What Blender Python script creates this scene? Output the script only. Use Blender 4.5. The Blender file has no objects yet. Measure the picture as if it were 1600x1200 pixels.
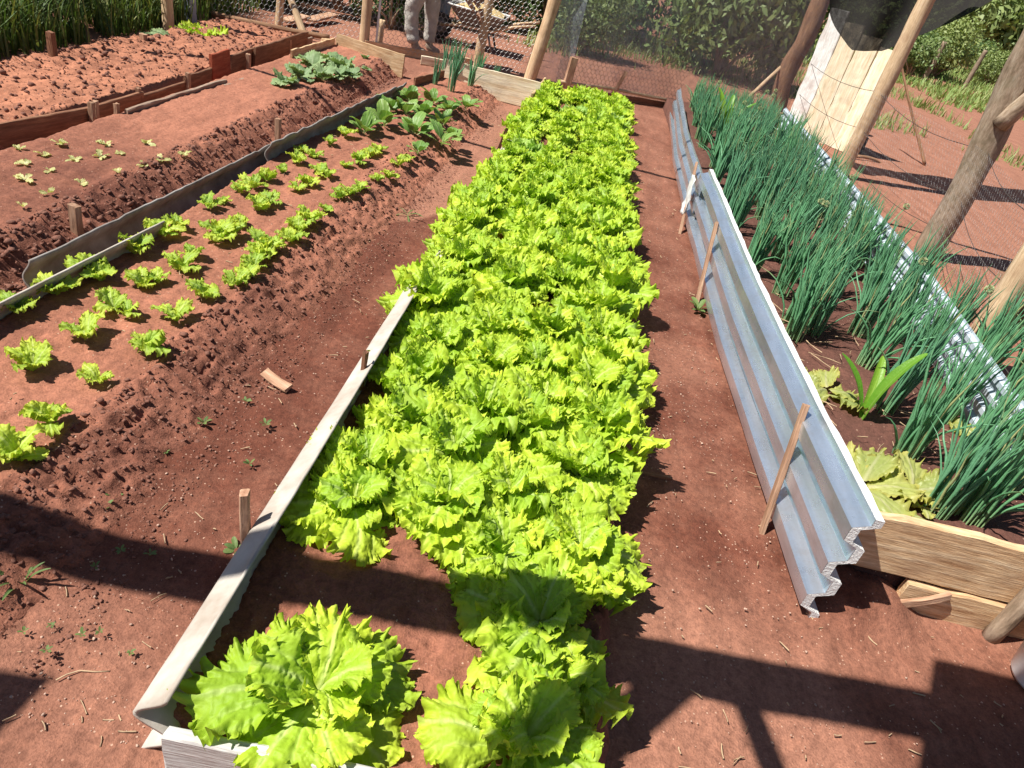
import bpy, math, random
import numpy as np
from mathutils import Vector, Matrix, Quaternion

random.seed(7)
RNG = np.random.RandomState(7)
S = bpy.context.scene
COL = S.collection
rad = math.radians

# ------------------------------------------------------------------ camera
CAM_H, FOC = 1.72, 1100.0          # camera height in metres, focal length in pixels of a 1600 px wide frame
VX, VY = 172.0, 690.0              # where the bed direction (+Y) vanishes, measured from the image centre
def _n(v): return v / np.linalg.norm(v)
_y = _n(np.array([VX, VY, FOC])); _r = math.hypot(VX, VY)
_z = -_n(np.array([-VX * FOC * FOC / _r / _r, -VY * FOC * FOC / _r / _r, FOC]))
_x = -np.cross(_y, _z)
CM = np.array([_x, _y, _z])
cam = bpy.data.cameras.new('camera'); cam_o = bpy.data.objects.new('camera', cam); COL.objects.link(cam_o)
cam.sensor_width = 36.0; cam.lens = FOC / 1600 * 36; cam.clip_end = 2000; cam.clip_start = 0.05
cam_o.matrix_world = Matrix([[CM[0][0], CM[0][1], -CM[0][2], 0], [CM[1][0], CM[1][1], -CM[1][2], 0],
                             [CM[2][0], CM[2][1], -CM[2][2], CAM_H], [0, 0, 0, 1]])
S.camera = cam_o
def at(px, py, z=0.0):             # a measured photo point laid on the level plane of height z
    d = CM @ np.array([px - 800.0, 600.0 - py, FOC]); t = (z - CAM_H) / d[2]
    return Vector((t * d[0], t * d[1], z))

# ------------------------------------------------------------------ sky, sun, exposure
SUN_EL, SUN_DIR = rad(56), Vector((1.0, 0.36, 0)).normalized()    # light travels towards +X and a little away from the camera
W = bpy.data.worlds.new('World'); S.world = W; W.use_nodes = True
wn = W.node_tree.nodes; bgn = wn['Background']
sky = wn.new('ShaderNodeTexSky'); sky.sky_type = 'NISHITA'; sky.sun_disc = False
sky.sun_elevation = SUN_EL; sky.sun_rotation = rad(270 - 20); sky.air_density = 0.9; sky.dust_density = 0.4
W.node_tree.links.new(sky.outputs[0], bgn.inputs[0]); bgn.inputs[1].default_value = 0.05
sl = bpy.data.lights.new('sun', 'SUN'); sl.energy = 5.0; sl.angle = rad(0.55); sl.color = (1.0, 0.96, 0.88)
so = bpy.data.objects.new('sun', sl); COL.objects.link(so)
so.rotation_euler = Vector((SUN_DIR.x * math.cos(SUN_EL), SUN_DIR.y * math.cos(SUN_EL), -math.sin(SUN_EL))).to_track_quat('-Z', 'Y').to_euler()
so.location = (-6, 0, 9)
S.view_settings.view_transform = 'Standard'; S.view_settings.look = 'None'
S.view_settings.exposure = 0.72; S.view_settings.gamma = 1.0

# ------------------------------------------------------------------ noise
_T = np.random.RandomState(11).rand(256, 256)
def vnoise(x, y, s=0):
    x = np.asarray(x, float) + s * 17.31; y = np.asarray(y, float) + s * 9.73
    xi = np.floor(x).astype(int); yi = np.floor(y).astype(int); fx = x - xi; fy = y - yi
    fx = fx * fx * (3 - 2 * fx); fy = fy * fy * (3 - 2 * fy)
    a = _T[xi % 256, yi % 256]; b = _T[(xi + 1) % 256, yi % 256]
    c = _T[xi % 256, (yi + 1) % 256]; d = _T[(xi + 1) % 256, (yi + 1) % 256]
    return (a * (1 - fx) + b * fx) * (1 - fy) + (c * (1 - fx) + d * fx) * fy
def fbm(x, y, o=4, s=0):
    r = 0; a = 0.5; t = 0
    for i in range(o):
        r = r + a * vnoise(x * 2 ** i, y * 2 ** i, s + i * 3); t += a; a *= 0.5
    return r / t
def billow(x, y, o=3, s=0):
    r = 0; a = 0.5; t = 0
    for i in range(o):
        r = r + a * (1 - np.abs(2 * vnoise(x * 2.1 ** i, y * 2.1 ** i, s + i * 5) - 1)); t += a; a *= 0.55
    return r / t
def sstep(a, b, x):
    t = np.clip((np.asarray(x, float) - a) / (b - a), 0, 1); return t * t * (3 - 2 * t)

# ------------------------------------------------------------------ object helpers
def mesh_np(name, V, Fa, smooth=True, attrs=None, mat=None):
    me = bpy.data.meshes.new(name)
    V = np.asarray(V, np.float32); 
    if isinstance(Fa, np.ndarray) and Fa.ndim == 2:
        k = Fa.shape[1]; nf = len(Fa)
        me.vertices.add(len(V)); me.vertices.foreach_set('co', V.ravel())
        me.loops.add(nf * k); me.loops.foreach_set('vertex_index', Fa.astype(np.int32).ravel())
        me.polygons.add(nf); me.polygons.foreach_set('loop_start', np.arange(0, nf * k, k, dtype=np.int32))
        me.update(calc_edges=True)
    else:
        me.from_pydata([tuple(v) for v in V.tolist()], [], [tuple(f) for f in Fa]); me.update()
    if smooth: me.polygons.foreach_set('use_smooth', np.ones(len(me.polygons), dtype=bool))
    if attrs:
        for k_, a in attrs.items():
            at_ = me.attributes.new(k_, 'FLOAT', 'POINT'); at_.data.foreach_set('value', np.asarray(a, np.float32).ravel())
    if mat: me.materials.append(mat)
    return me
def link(name, me, parent=None, loc=None, rot=None, scale=None):
    o = bpy.data.objects.new(name, me); COL.objects.link(o)
    if parent is not None: o.parent = parent
    if loc is not None: o.location = loc
    if rot is not None: o.rotation_euler = rot
    if scale is not None: o.scale = (scale,) * 3 if isinstance(scale, (int, float)) else scale
    return o
def tag(o, label, cat, group=None, kind=None):
    o['label'] = label; o['category'] = cat
    if group: o['group'] = group
    if kind: o['kind'] = kind
    return o
def thing(name, label, cat, loc=(0, 0, 0), group=None, rot=None):
    o = link(name, None, None, loc, rot); o.empty_display_size = 0.05
    return tag(o, label, cat, group)
def grid_faces(nx, ny):
    i = np.arange(nx - 1)[:, None]; j = np.arange(ny - 1)[None, :]; a = i * ny + j
    return np.stack([a, a + ny, a + ny + 1, a + 1], -1).reshape(-1, 4)
ORD = ['first', 'second', 'third', 'fourth', 'fifth', 'sixth', 'seventh', 'eighth', 'ninth', 'tenth', 'eleventh', 'twelfth', 'thirteenth',
       'fourteenth', 'fifteenth', 'sixteenth', 'seventeenth', 'eighteenth', 'nineteenth', 'twentieth']
ORD += ['twenty-' + o for o in ORD[:9]] + ['thirtieth'] + ['thirty-' + o for o in ORD[:9]]

# ------------------------------------------------------------------ materials
def newmat(name):
    m = bpy.data.materials.new(name); m.use_nodes = True; nt = m.node_tree
    b = nt.nodes['Principled BSDF']; out = nt.nodes['Material Output']
    return m, nt, b, out
def nd(nt, t, **kw):
    n_ = nt.nodes.new(t)
    for k, v in kw.items(): setattr(n_, k, v)
    return n_
def noise_n(nt, vec, scale, detail=4, rough=0.55):
    n_ = nd(nt, 'ShaderNodeTexNoise'); n_.inputs['Scale'].default_value = scale
    n_.inputs['Detail'].default_value = detail; n_.inputs['Roughness'].default_value = rough
    if vec is not None: nt.links.new(vec, n_.inputs['Vector'])
    return n_.outputs['Fac']
def ramp(nt, fac, stops):
    r = nd(nt, 'ShaderNodeValToRGB'); e = r.color_ramp.elements
    e[0].position, e[0].color = stops[0][0], (*stops[0][1], 1); e[1].position, e[1].color = stops[-1][0], (*stops[-1][1], 1)
    for p, c in stops[1:-1]:
        k = e.new(p); k.color = (*c, 1)
    nt.links.new(fac, r.inputs[0]); return r.outputs[0]
def mixc(nt, fac, a, b, mode='MIX'):
    m = nd(nt, 'ShaderNodeMix', data_type='RGBA', blend_type=mode)
    for sock, v in ((m.inputs[0], fac), (m.inputs[6], a), (m.inputs[7], b)):
        if hasattr(v, 'is_linked'): nt.links.new(v, sock)
        elif isinstance(v, (int, float)): sock.default_value = v
        else: sock.default_value = (*v, 1)
    return m.outputs[2]
def mathn(nt, op, a, b=0.0, clamp=False):
    m = nd(nt, 'ShaderNodeMath', operation=op, use_clamp=clamp)
    for sock, v in ((m.inputs[0], a), (m.inputs[1], b)):
        if hasattr(v, 'is_linked'): nt.links.new(v, sock)
        else: sock.default_value = v
    return m.outputs[0]
def bump(nt, b, h, strength=0.5, dist=0.01):
    bn = nd(nt, 'ShaderNodeBump'); bn.inputs['Strength'].default_value = strength; bn.inputs['Distance'].default_value = dist
    nt.links.new(h, bn.inputs['Height']); nt.links.new(bn.outputs[0], b.inputs['Normal'])
def attr(nt, name):
    a = nd(nt, 'ShaderNodeAttribute', attribute_name=name); return a.outputs['Fac']

def soil_mat(name, dry, wet, grit=(0.55, 0.36, 0.26), gritamt=1.0):
    m, nt, b, out = newmat(name)
    g = nd(nt, 'ShaderNodeNewGeometry').outputs['Position']
    n1 = noise_n(nt, g, 3.1, 6, 0.62); n2 = noise_n(nt, g, 46, 5, 0.65); n3 = noise_n(nt, g, 170, 3, 0.6)
    n4 = noise_n(nt, g, 11, 5, 0.7)
    da = attr(nt, 'damp')
    d = mathn(nt, 'ADD', da, mathn(nt, 'MULTIPLY', mathn(nt, 'ADD', mathn(nt, 'MULTIPLY', da, 1.3), 0.35), mathn(nt, 'ADD', mathn(nt, 'MULTIPLY', mathn(nt, 'SUBTRACT', n1, 0.5), 0.9), mathn(nt, 'MULTIPLY', mathn(nt, 'SUBTRACT', n4, 0.5), 0.6))), True)
    c = mixc(nt, d, dry, wet)
    c = mixc(nt, 1.0, c, ramp(nt, n2, [(0.25, (0.62, 0.60, 0.60)), (0.5, (1, 1, 1)), (0.75, (1.28, 1.26, 1.22))]), 'MULTIPLY')
    c = mixc(nt, 0.7, c, ramp(nt, n3, [(0.3, (0.7, 0.68, 0.66)), (0.7, (1.25, 1.25, 1.25))]), 'MULTIPLY')
    mp = nd(nt, 'ShaderNodeMapping'); mp.inputs['Scale'].default_value = (9, 2.2, 4); mp.inputs['Rotation'].default_value = (0, 0, .25); nt.links.new(g, mp.inputs[0])
    c = mixc(nt, 1.0, c, ramp(nt, noise_n(nt, mp.outputs[0], 1.0, 6, 0.7), [(0.32, (0.80, 0.78, 0.77)), (0.5, (1, 1, 1)), (0.68, (1.22, 1.22, 1.22))]), 'MULTIPLY')
    v = nd(nt, 'ShaderNodeTexVoronoi'); v.inputs['Scale'].default_value = 75; nt.links.new(g, v.inputs['Vector'])
    sp = mathn(nt, 'MULTIPLY', mathn(nt, 'LESS_THAN', v.outputs['Distance'], 0.2), mathn(nt, 'GREATER_THAN', nd_sep(nt, v.outputs['Color']), 0.84))
    patch = mathn(nt, 'MULTIPLY', sp, mathn(nt, 'GREATER_THAN', noise_n(nt, g, 6.0, 3), 0.46))
    c = mixc(nt, mathn(nt, 'MULTIPLY', patch, 0.75 * gritamt), c, grit)
    nt.links.new(c, b.inputs['Base Color']); b.inputs['Roughness'].default_value = 0.93; b.inputs['Specular IOR Level'].default_value = 0.25
    h = mathn(nt, 'ADD', mathn(nt, 'MULTIPLY', n2, 0.8), mathn(nt, 'MULTIPLY', n3, 0.35))
    bump(nt, b, h, 0.75, 0.012)
    return m
def nd_sep(nt, colsock):
    s = nd(nt, 'ShaderNodeSeparateColor'); nt.links.new(colsock, s.inputs[0]); return s.outputs[0]

def leaf_mat(name, dark, light, vein, edge, trans=0.35, rough=0.42, var=0.12, spec=0.4):
    m, nt, b, out = newmat(name)
    oi = nd(nt, 'ShaderNodeObjectInfo').outputs['Random']
    tc = nd(nt, 'ShaderNodeTexCoord').outputs['Object']
    n1 = noise_n(nt, tc, 22, 4)
    c = mixc(nt, n1, dark, light)
    c = mixc(nt, attr(nt, 'edge'), c, edge)
    c = mixc(nt, attr(nt, 'vein'), c, vein)
    hsv = nd(nt, 'ShaderNodeHueSaturation'); nt.links.new(c, hsv.inputs['Color'])
    nt.links.new(mathn(nt, 'ADD', mathn(nt, 'MULTIPLY', oi, var * 0.22), 0.5 - var * 0.11), hsv.inputs['Hue'])
    nt.links.new(mathn(nt, 'ADD', mathn(nt, 'MULTIPLY', oi, -var * 2.2), 1.0 + var * 0.9), hsv.inputs['Value'])
    c = hsv.outputs[0]
    nt.links.new(c, b.inputs['Base Color']); b.inputs['Roughness'].default_value = rough; b.inputs['Specular IOR Level'].default_value = spec
    bump(nt, b, noise_n(nt, tc, 75, 3), 0.35, 0.006)
    tr = nd(nt, 'ShaderNodeBsdfTranslucent')
    nt.links.new(mixc(nt, 1.0, c, (0.95, 1.05, 0.5), 'MULTIPLY'), tr.inputs[0])
    mx = nd(nt, 'ShaderNodeMixShader'); mx.inputs[0].default_value = trans
    nt.links.new(b.outputs[0], mx.inputs[1]); nt.links.new(tr.outputs[0], mx.inputs[2]); nt.links.new(mx.outputs[0], out.inputs[0])
    return m
def wood_mat(name, a, b_, c_, scale=1.0, rough=0.85, stretch=(1.2, 14, 14), dirt=(0.20, 0.085, 0.05), dirtamt=0.35):
    m, nt, b, out = newmat(name)
    tc = nd(nt, 'ShaderNodeTexCoord').outputs['Object']
    oi = nd(nt, 'ShaderNodeObjectInfo')
    mp = nd(nt, 'ShaderNodeMapping'); mp.inputs['Scale'].default_value = tuple(s * scale for s in stretch)
    nt.links.new(tc, mp.inputs[0]); nt.links.new(oi.outputs['Random'], mp.inputs['Location'])
    n1 = noise_n(nt, mp.outputs[0], 4.0, 6, 0.65); n2 = noise_n(nt, tc, 5.0, 4, 0.6); n3 = noise_n(nt, mp.outputs[0], 17.0, 3, 0.6)
    c = ramp(nt, n1, [(0.28, a), (0.5, b_), (0.72, c_)])
    c = mixc(nt, 0.6, c, ramp(nt, n3, [(0.3, (0.62, 0.6, 0.58)), (0.65, (1.15, 1.15, 1.15))]), 'MULTIPLY')
    c = mixc(nt, mathn(nt, 'MULTIPLY', ramp1(nt, n2, 0.48, 0.68), dirtamt), c, dirt)
    hsv = nd(nt, 'ShaderNodeHueSaturation'); nt.links.new(c, hsv.inputs['Color'])
    nt.links.new(mathn(nt, 'ADD', mathn(nt, 'MULTIPLY', oi.outputs['Random'], 0.4), 0.8), hsv.inputs['Value'])
    nt.links.new(hsv.outputs[0], b.inputs['Base Color']); b.inputs['Roughness'].default_value = rough; b.inputs['Specular IOR Level'].default_value = 0.25
    bump(nt, b, mathn(nt, 'ADD', n1, mathn(nt, 'MULTIPLY', n3, 0.5)), 0.5, 0.008)
    return m
def ramp1(nt, fac, a, b_):
    m = nd(nt, 'ShaderNodeMapRange'); nt.links.new(fac, m.inputs[0]); m.inputs[1].default_value = a; m.inputs[2].default_value = b_
    return m.outputs[0]
def plain_mat(name, col, rough=0.7, metal=0.0, var=0.25, nscale=14, bumpamt=0.2, col2=None):
    m, nt, b, out = newmat(name)
    tc = nd(nt, 'ShaderNodeTexCoord').outputs['Object']
    n1 = noise_n(nt, tc, nscale, 5, 0.6)
    c2 = col2 or tuple(x * (1 - var) for x in col)
    c = ramp(nt, n1, [(0.3, c2), (0.68, col)])
    nt.links.new(c, b.inputs['Base Color']); b.inputs['Roughness'].default_value = rough; b.inputs['Metallic'].default_value = metal
    if bumpamt: bump(nt, b, n1, bumpamt, 0.01)
    return m
def tin_mat(name='galvanised tin', metal=0.84, k=1.18, r0=.18):
    m, nt, b, out = newmat(name)
    tc = nd(nt, 'ShaderNodeTexCoord').outputs['Object']
    mp = nd(nt, 'ShaderNodeMapping'); mp.inputs['Scale'].default_value = (9, 0.9, 9); nt.links.new(tc, mp.inputs[0])
    n1 = noise_n(nt, mp.outputs[0], 3, 5); n2 = noise_n(nt, tc, 9, 5, 0.7)
    sp = nd(nt, 'ShaderNodeSeparateXYZ'); nt.links.new(tc, sp.inputs[0])
    low = mathn(nt, 'SUBTRACT', 1.0, ramp1(nt, mathn(nt, 'ADD', sp.outputs[2], mathn(nt, 'MULTIPLY', n2, 0.1)), 0.06, 0.16))
    c = ramp(nt, n1, [(0.3, (0.48 * k, 0.56 * k, 0.64 * k)), (0.7, (0.66 * k, 0.74 * k, 0.84 * k))])
    dirt = mathn(nt, 'MULTIPLY', ramp1(nt, n2, 0.5, 0.72), 0.5)
    c = mixc(nt, mathn(nt, 'MULTIPLY', dirt, .6), c, (0.36, 0.28, 0.23)); c = mixc(nt, mathn(nt, 'MULTIPLY', low, 0.6), c, (0.34, 0.17, 0.11))
    nt.links.new(c, b.inputs['Base Color']); b.inputs['Metallic'].default_value = metal
    nt.links.new(mathn(nt, 'ADD', mathn(nt, 'MULTIPLY', n2, 0.22), r0), b.inputs['Roughness'])
    bump(nt, b, n2, 0.12, 0.01)
    return m

M = {}
M['ground'] = soil_mat('red earth', (0.30, 0.137, 0.090), (0.128, 0.042, 0.025))
M['bed'] = soil_mat('bed soil', (0.36, 0.150, 0.094), (0.125, 0.045, 0.030))
M['bed_dry'] = soil_mat('loose red soil', (0.39, 0.165, 0.098), (0.18, 0.07, 0.044))
M['bed_dark'] = soil_mat('dark bed soil', (0.15, 0.065, 0.048), (0.055, 0.025, 0.019))
M['clod'] = plain_mat('earth clod', (0.24, 0.102, 0.068), 0.95, 0, 0.45, 60, 0.6)
M['pebble'] = plain_mat('pale grit', (0.55, 0.36, 0.27), 0.9, 0, 0.4, 30, 0.3)
M['straw'] = plain_mat('straw', (0.52, 0.36, 0.22), 0.85, 0, 0.4, 30, 0.2)
M['lettuce'] = leaf_mat('curly lettuce leaf', (0.32, 0.50, 0.030), (0.46, 0.64, 0.048), (0.64, 0.75, 0.26), (0.52, 0.65, 0.048), 0.34, 0.55, 0.13, 0.3)
M['lettuce_blue'] = leaf_mat('bluish lettuce leaf', (0.27, 0.47, 0.06), (0.38, 0.59, 0.10), (0.56, 0.66, 0.28), (0.44, 0.60, 0.14), 0.35, 0.5)
M['seedling'] = leaf_mat('seedling leaf', (0.32, 0.48, 0.045), (0.44, 0.60, 0.075), (0.6, 0.7, 0.26), (0.52, 0.58, 0.06), 0.36, 0.55, 0.14, 0.28)
M['sprout'] = leaf_mat('wilted sprout leaf', (0.48, 0.50, 0.16), (0.6, 0.6, 0.28), (0.65, 0.62, 0.4), (0.6, 0.56, 0.2), 0.35)
M['pale'] = leaf_mat('wilted pale leaf', (0.36, 0.42, 0.10), (0.46, 0.50, 0.17), (0.6, 0.58, 0.32), (0.5, 0.46, 0.10), 0.4)
M['spinach'] = leaf_mat('broad green leaf', (0.13, 0.26, 0.045), (0.21, 0.36, 0.08), (0.45, 0.55, 0.26), (0.24, 0.38, 0.09), 0.3)
M['squash'] = leaf_mat('downy green leaf', (0.16, 0.26, 0.10), (0.26, 0.37, 0.17), (0.38, 0.46, 0.26), (0.30, 0.40, 0.18), 0.3, 0.6)
M['onion'] = leaf_mat('onion blade', (0.10, 0.31, 0.15), (0.19, 0.44, 0.235), (0.36, 0.52, 0.24), (0.42, 0.44, 0.2), 0.25, 0.38, 0.1)
M['corn'] = leaf_mat('corn leaf', (0.13, 0.30, 0.02), (0.2, 0.4, 0.04), (0.35, 0.5, 0.12), (0.16, 0.36, 0.03), 0.35)
M['weed'] = leaf_mat('weed leaf', (0.09, 0.16, 0.04), (0.16, 0.24, 0.07), (0.25, 0.3, 0.12), (0.15, 0.22, 0.07), 0.3, 0.6)
M['grass'] = leaf_mat('grass blade', (0.045, 0.10, 0.018), (0.12, 0.19, 0.04), (0.1, 0.2, 0.05), (0.3, 0.3, 0.1), 0.3, 0.55)
M['bush'] = leaf_mat('shrub leaf', (0.06, 0.13, 0.04), (0.16, 0.25, 0.085), (0.1, 0.2, 0.05), (0.15, 0.22, 0.08), 0.3, 0.5)
M['bush2'] = leaf_mat('light shrub leaf', (0.15, 0.23, 0.07), (0.28, 0.37, 0.13), (0.1, 0.2, 0.05), (0.28, 0.33, 0.12), 0.3, 0.5)
M['lawn'] = leaf_mat('yard grass', (0.15, 0.27, 0.06), (0.27, 0.40, 0.12), (0.1, 0.2, 0.05), (0.34, 0.36, 0.15), 0.3, 0.55)
M['flower'] = leaf_mat('yellow blossom', (0.6, 0.45, 0.03), (0.75, 0.6, 0.05), (0.6, 0.5, 0.05), (0.7, 0.55, 0.05), 0.3, 0.6)
M['chiveflower'] = leaf_mat('onion flower', (0.35, 0.42, 0.22), (0.55, 0.58, 0.38), (0.5, 0.5, 0.3), (0.5, 0.55, 0.35), 0.3, 0.7)
M['wood_pale'] = wood_mat('pale new wood', (0.42, 0.24, 0.12), (0.62, 0.42, 0.24), (0.74, 0.58, 0.38))
M['wood_slab'] = wood_mat('cream sawn slab', (0.68, 0.50, 0.30), (0.84, 0.72, 0.52), (0.88, 0.80, 0.64), 0.4, dirtamt=0.12)
M['wood_brown'] = wood_mat('brown old plank', (0.13, 0.06, 0.035), (0.25, 0.12, 0.07), (0.36, 0.19, 0.11))
M['wood_grey'] = wood_mat('weathered plank', (0.17, 0.11, 0.08), (0.30, 0.21, 0.155), (0.42, 0.32, 0.24))
M['wood_white'] = wood_mat('whitewashed board', (0.42, 0.40, 0.38), (0.56, 0.55, 0.53), (0.66, 0.65, 0.63))
M['wood_red'] = wood_mat('red stained board', (0.30, 0.06, 0.03), (0.42, 0.10, 0.05), (0.5, 0.16, 0.08))
M['wood_stake'] = wood_mat('split stake', (0.24, 0.12, 0.07), (0.42, 0.25, 0.16), (0.55, 0.37, 0.26))
LST = (12, 12, 1.0)
M['log_pale'] = wood_mat('peeled post', (0.36, 0.23, 0.13), (0.55, 0.39, 0.24), (0.66, 0.50, 0.34), 1, 0.85, LST)
M['log_brown'] = wood_mat('brown log', (0.12, 0.06, 0.035), (0.27, 0.15, 0.085), (0.42, 0.25, 0.15), 1, 0.85, LST)
M['log_bark'] = wood_mat('grey bark', (0.14, 0.095, 0.06), (0.30, 0.22, 0.155), (0.44, 0.36, 0.28), 0.7, 0.9, (9, 9, 2.4), (0.13, 0.12, 0.07), 0.4)
M['log_blue'] = wood_mat('blue grey post', (0.24, 0.28, 0.32), (0.34, 0.39, 0.44), (0.44, 0.5, 0.56), 1, 0.8, LST)
M['cement_white'] = plain_mat('pale fibre cement', (0.50, 0.46, 0.41), 0.9, 0, 0.25, 9, 0.45, (0.32, 0.265, 0.215))
M['cement_grey'] = plain_mat('grey fibre cement', (0.30, 0.28, 0.26), 0.92, 0, 0.5, 8, 0.4, (0.14, 0.115, 0.10))
M['tin'] = tin_mat(); M['tin_bright'] = tin_mat('weathered zinc', 0.35, 1.0, 0.4)
M['foam'] = plain_mat('white foam', (0.80, 0.80, 0.79), 0.95, 0, 0.18, 120, 0.8)
M['wire'] = plain_mat('galvanised wire', (0.42, 0.42, 0.42), 0.45, 0.6, 0.2, 30, 0)
M['wire_dark'] = plain_mat('dark wire', (0.07, 0.06, 0.055), 0.7, 0.3, 0.2, 30, 0)
M['cloth_white'] = plain_mat('white plastic cloth', (0.72, 0.72, 0.70), 0.6, 0, 0.25, 9, 0.4)
M['plastic_white'] = plain_mat('white plastic', (0.78, 0.80, 0.82), 0.35, 0, 0.1, 6, 0.05)
M['dark_plastic'] = plain_mat('dark plastic', (0.05, 0.05, 0.055), 0.5, 0, 0.3, 9, 0.1)
M['denim'] = plain_mat('faded work trousers', (0.48, 0.45, 0.41), 0.95, 0, 0.3, 18, 0.5)
M['shirt'] = plain_mat('dark shirt', (0.05, 0.06, 0.09), 0.95, 0, 0.3, 14, 0.3)
M['skin'] = plain_mat('skin', (0.36, 0.20, 0.13), 0.6, 0, 0.15, 20, 0.1)
M['hair'] = plain_mat('dark hair', (0.02, 0.015, 0.012), 0.6, 0, 0.3, 80, 0.4)
M['boot'] = plain_mat('tan boot', (0.45, 0.34, 0.25), 0.85, 0, 0.4, 20, 0.3)
M['barrow'] = plain_mat('dull grey metal tray', (0.20, 0.19, 0.18), 0.55, 0.4, 0.4, 7, 0.2)
M['rubber'] = plain_mat('rubber', (0.03, 0.03, 0.03), 0.85, 0, 0.3, 20, 0.2)
M['sand'] = plain_mat('yellow sand', (0.52, 0.38, 0.18), 0.97, 0, 0.25, 40, 0.5)
M['hill'] = plain_mat('wooded hillside', (0.07, 0.11, 0.055), 0.95, 0, 0.5, 0.15, 0.0)

def net_mat(name, col, dens, sx):
    m, nt, b, out = newmat(name)
    tc = nd(nt, 'ShaderNodeTexCoord').outputs['UV']
    n1 = noise_n(nt, tc, 9, 4); n2 = noise_n(nt, tc, 160, 2)
    w = nd(nt, 'ShaderNodeTexWave', wave_type='BANDS', bands_direction='Y'); w.inputs['Scale'].default_value = sx; nt.links.new(tc, w.inputs[0])
    f = mathn(nt, 'ADD', mathn(nt, 'MULTIPLY', mathn(nt, 'SUBTRACT', n1, 0.5), 0.5), dens)
    f = mathn(nt, 'ADD', f, mathn(nt, 'MULTIPLY', mathn(nt, 'SUBTRACT', n2, 0.5), 0.5))
    f = mathn(nt, 'ADD', f, mathn(nt, 'MULTIPLY', mathn(nt, 'SUBTRACT', w.outputs['Fac'], 0.5), 0.3), True)
    b.inputs['Base Color'].default_value = (*col, 1); b.inputs['Roughness'].default_value = 0.9; b.inputs['Specular IOR Level'].default_value = 0.1
    tr = nd(nt, 'ShaderNodeBsdfTransparent'); mx = nd(nt, 'ShaderNodeMixShader')
    nt.links.new(f, mx.inputs[0]); nt.links.new(tr.outputs[0], mx.inputs[1]); nt.links.new(b.outputs[0], mx.inputs[2]); nt.links.new(mx.outputs[0], out.inputs[0])
    return m
M['net_grey'] = net_mat('grey shade cloth', (0.36, 0.36, 0.38), 0.38, 60)
M['net_blue'] = net_mat('bluish shade cloth', (0.34, 0.38, 0.45), 0.50, 60)
M['net_black'] = net_mat('black shade cloth', (0.02, 0.018, 0.017), 1.0, 40)

# ------------------------------------------------------------------ ground
def geo(a, b, n_): return np.geomspace(a, b, n_)
def damp_ground(x, y):
    # sprinkler-wetted paths: a curved wet front on the left path, an even damp right path, dry in front and beyond
    q = fbm(x * 2.2, y * 2.2, 3, 4) - 0.5
    left = sstep(-2.3, -1.9, x) * sstep(-0.3, -0.45, x)
    front = 4.72 + 1.05 * (x + 0.62) * 1.35 + 0.12 * np.sin(x * 9)
    L = left * sstep(front + 0.05, front - 0.05, y) * (1 - 0.75 * sstep(1.35, 0.95, y + 0.25 * q)) * (0.92 + 0.5 * q)
    right = sstep(0.3, 0.45, x) * sstep(1.5, 1.3, x)
    Rr = right * (0.70 + 0.9 * q) * sstep(1.45, 2.0, y + 0.5 * q) * (0.6 + 0.4 * sstep(10, 5, y))
    ditch = sstep(-2.6, -2.3, x) * sstep(-1.8, -2.0, x) * 0.35
    front2 = sstep(1.1, 1.3, x) * sstep(2.1, 1.6, y) * (0.5 + q)
    return np.clip(np.maximum.reduce([L, Rr, ditch, front2]) , 0, 1)
def make_ground():
    xs = np.concatenate([-geo(5.2, 300, 26)[::-1], np.arange(-5.15, 4.2, 0.016), geo(4.2, 300, 40)])
    ys = [-40.0, -15.0, -6.0, -2.0, 0.0, 0.4]
    y = 0.55
    while y < 13.0: ys.append(y); y += 0.0125 + 0.0042 * (y - 0.5)
    ys = np.concatenate([ys, geo(13.1, 420, 60)])
    X, Y = np.meshgrid(xs, ys, indexing='ij')
    near = sstep(16, 11, Y) * sstep(7, 5, np.abs(X))
    h = near * (0.020 * (fbm(X * 1.1, Y * 1.1, 3, 1) - 0.5) + 0.014 * (fbm(X * 6, Y * 6, 3, 2) - 0.5) + 0.010 * (fbm(X * 26, Y * 26, 3, 3) - 0.5))
    # rough crumbs at the foot of the seedling bed, footprints on the paths
    foot = sstep(-1.45, -1.25, X) * sstep(-0.95, -1.12, X) * sstep(8.6, 8, Y)
    h += foot * (0.03 * billow(X * 15, Y * 15, 3, 8) - 0.005)
    h += near * 0.012 * np.clip(fbm(X * 3.3 + 5, Y * 2.1, 2, 9) - 0.62, 0, 1) * -3
    h += 0.085 * sstep(1.12, 1.25, X) * sstep(1.62, 1.40, X) * sstep(1.62, 1.86, Y) * sstep(2.0, 1.9, Y) * (0.8 + 0.5 * fbm(X * 9, Y * 9, 3, 12))
    far = sstep(14, 40, Y) + sstep(8, 30, np.abs(X))
    h += np.clip(far, 0, 1) * (0.5 * (fbm(X * 0.08, Y * 0.08, 3, 6) - 0.5))
    me = mesh_np('ground', np.stack([X, Y, h], -1).reshape(-1, 3), grid_faces(len(xs), len(ys)), True, {'damp': damp_ground(X, Y)}, M['ground'])
    o = link('ground', me); o['kind'] = 'structure'; o['label'] = 'bare red earth of the garden paths and yard'
make_ground()

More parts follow.
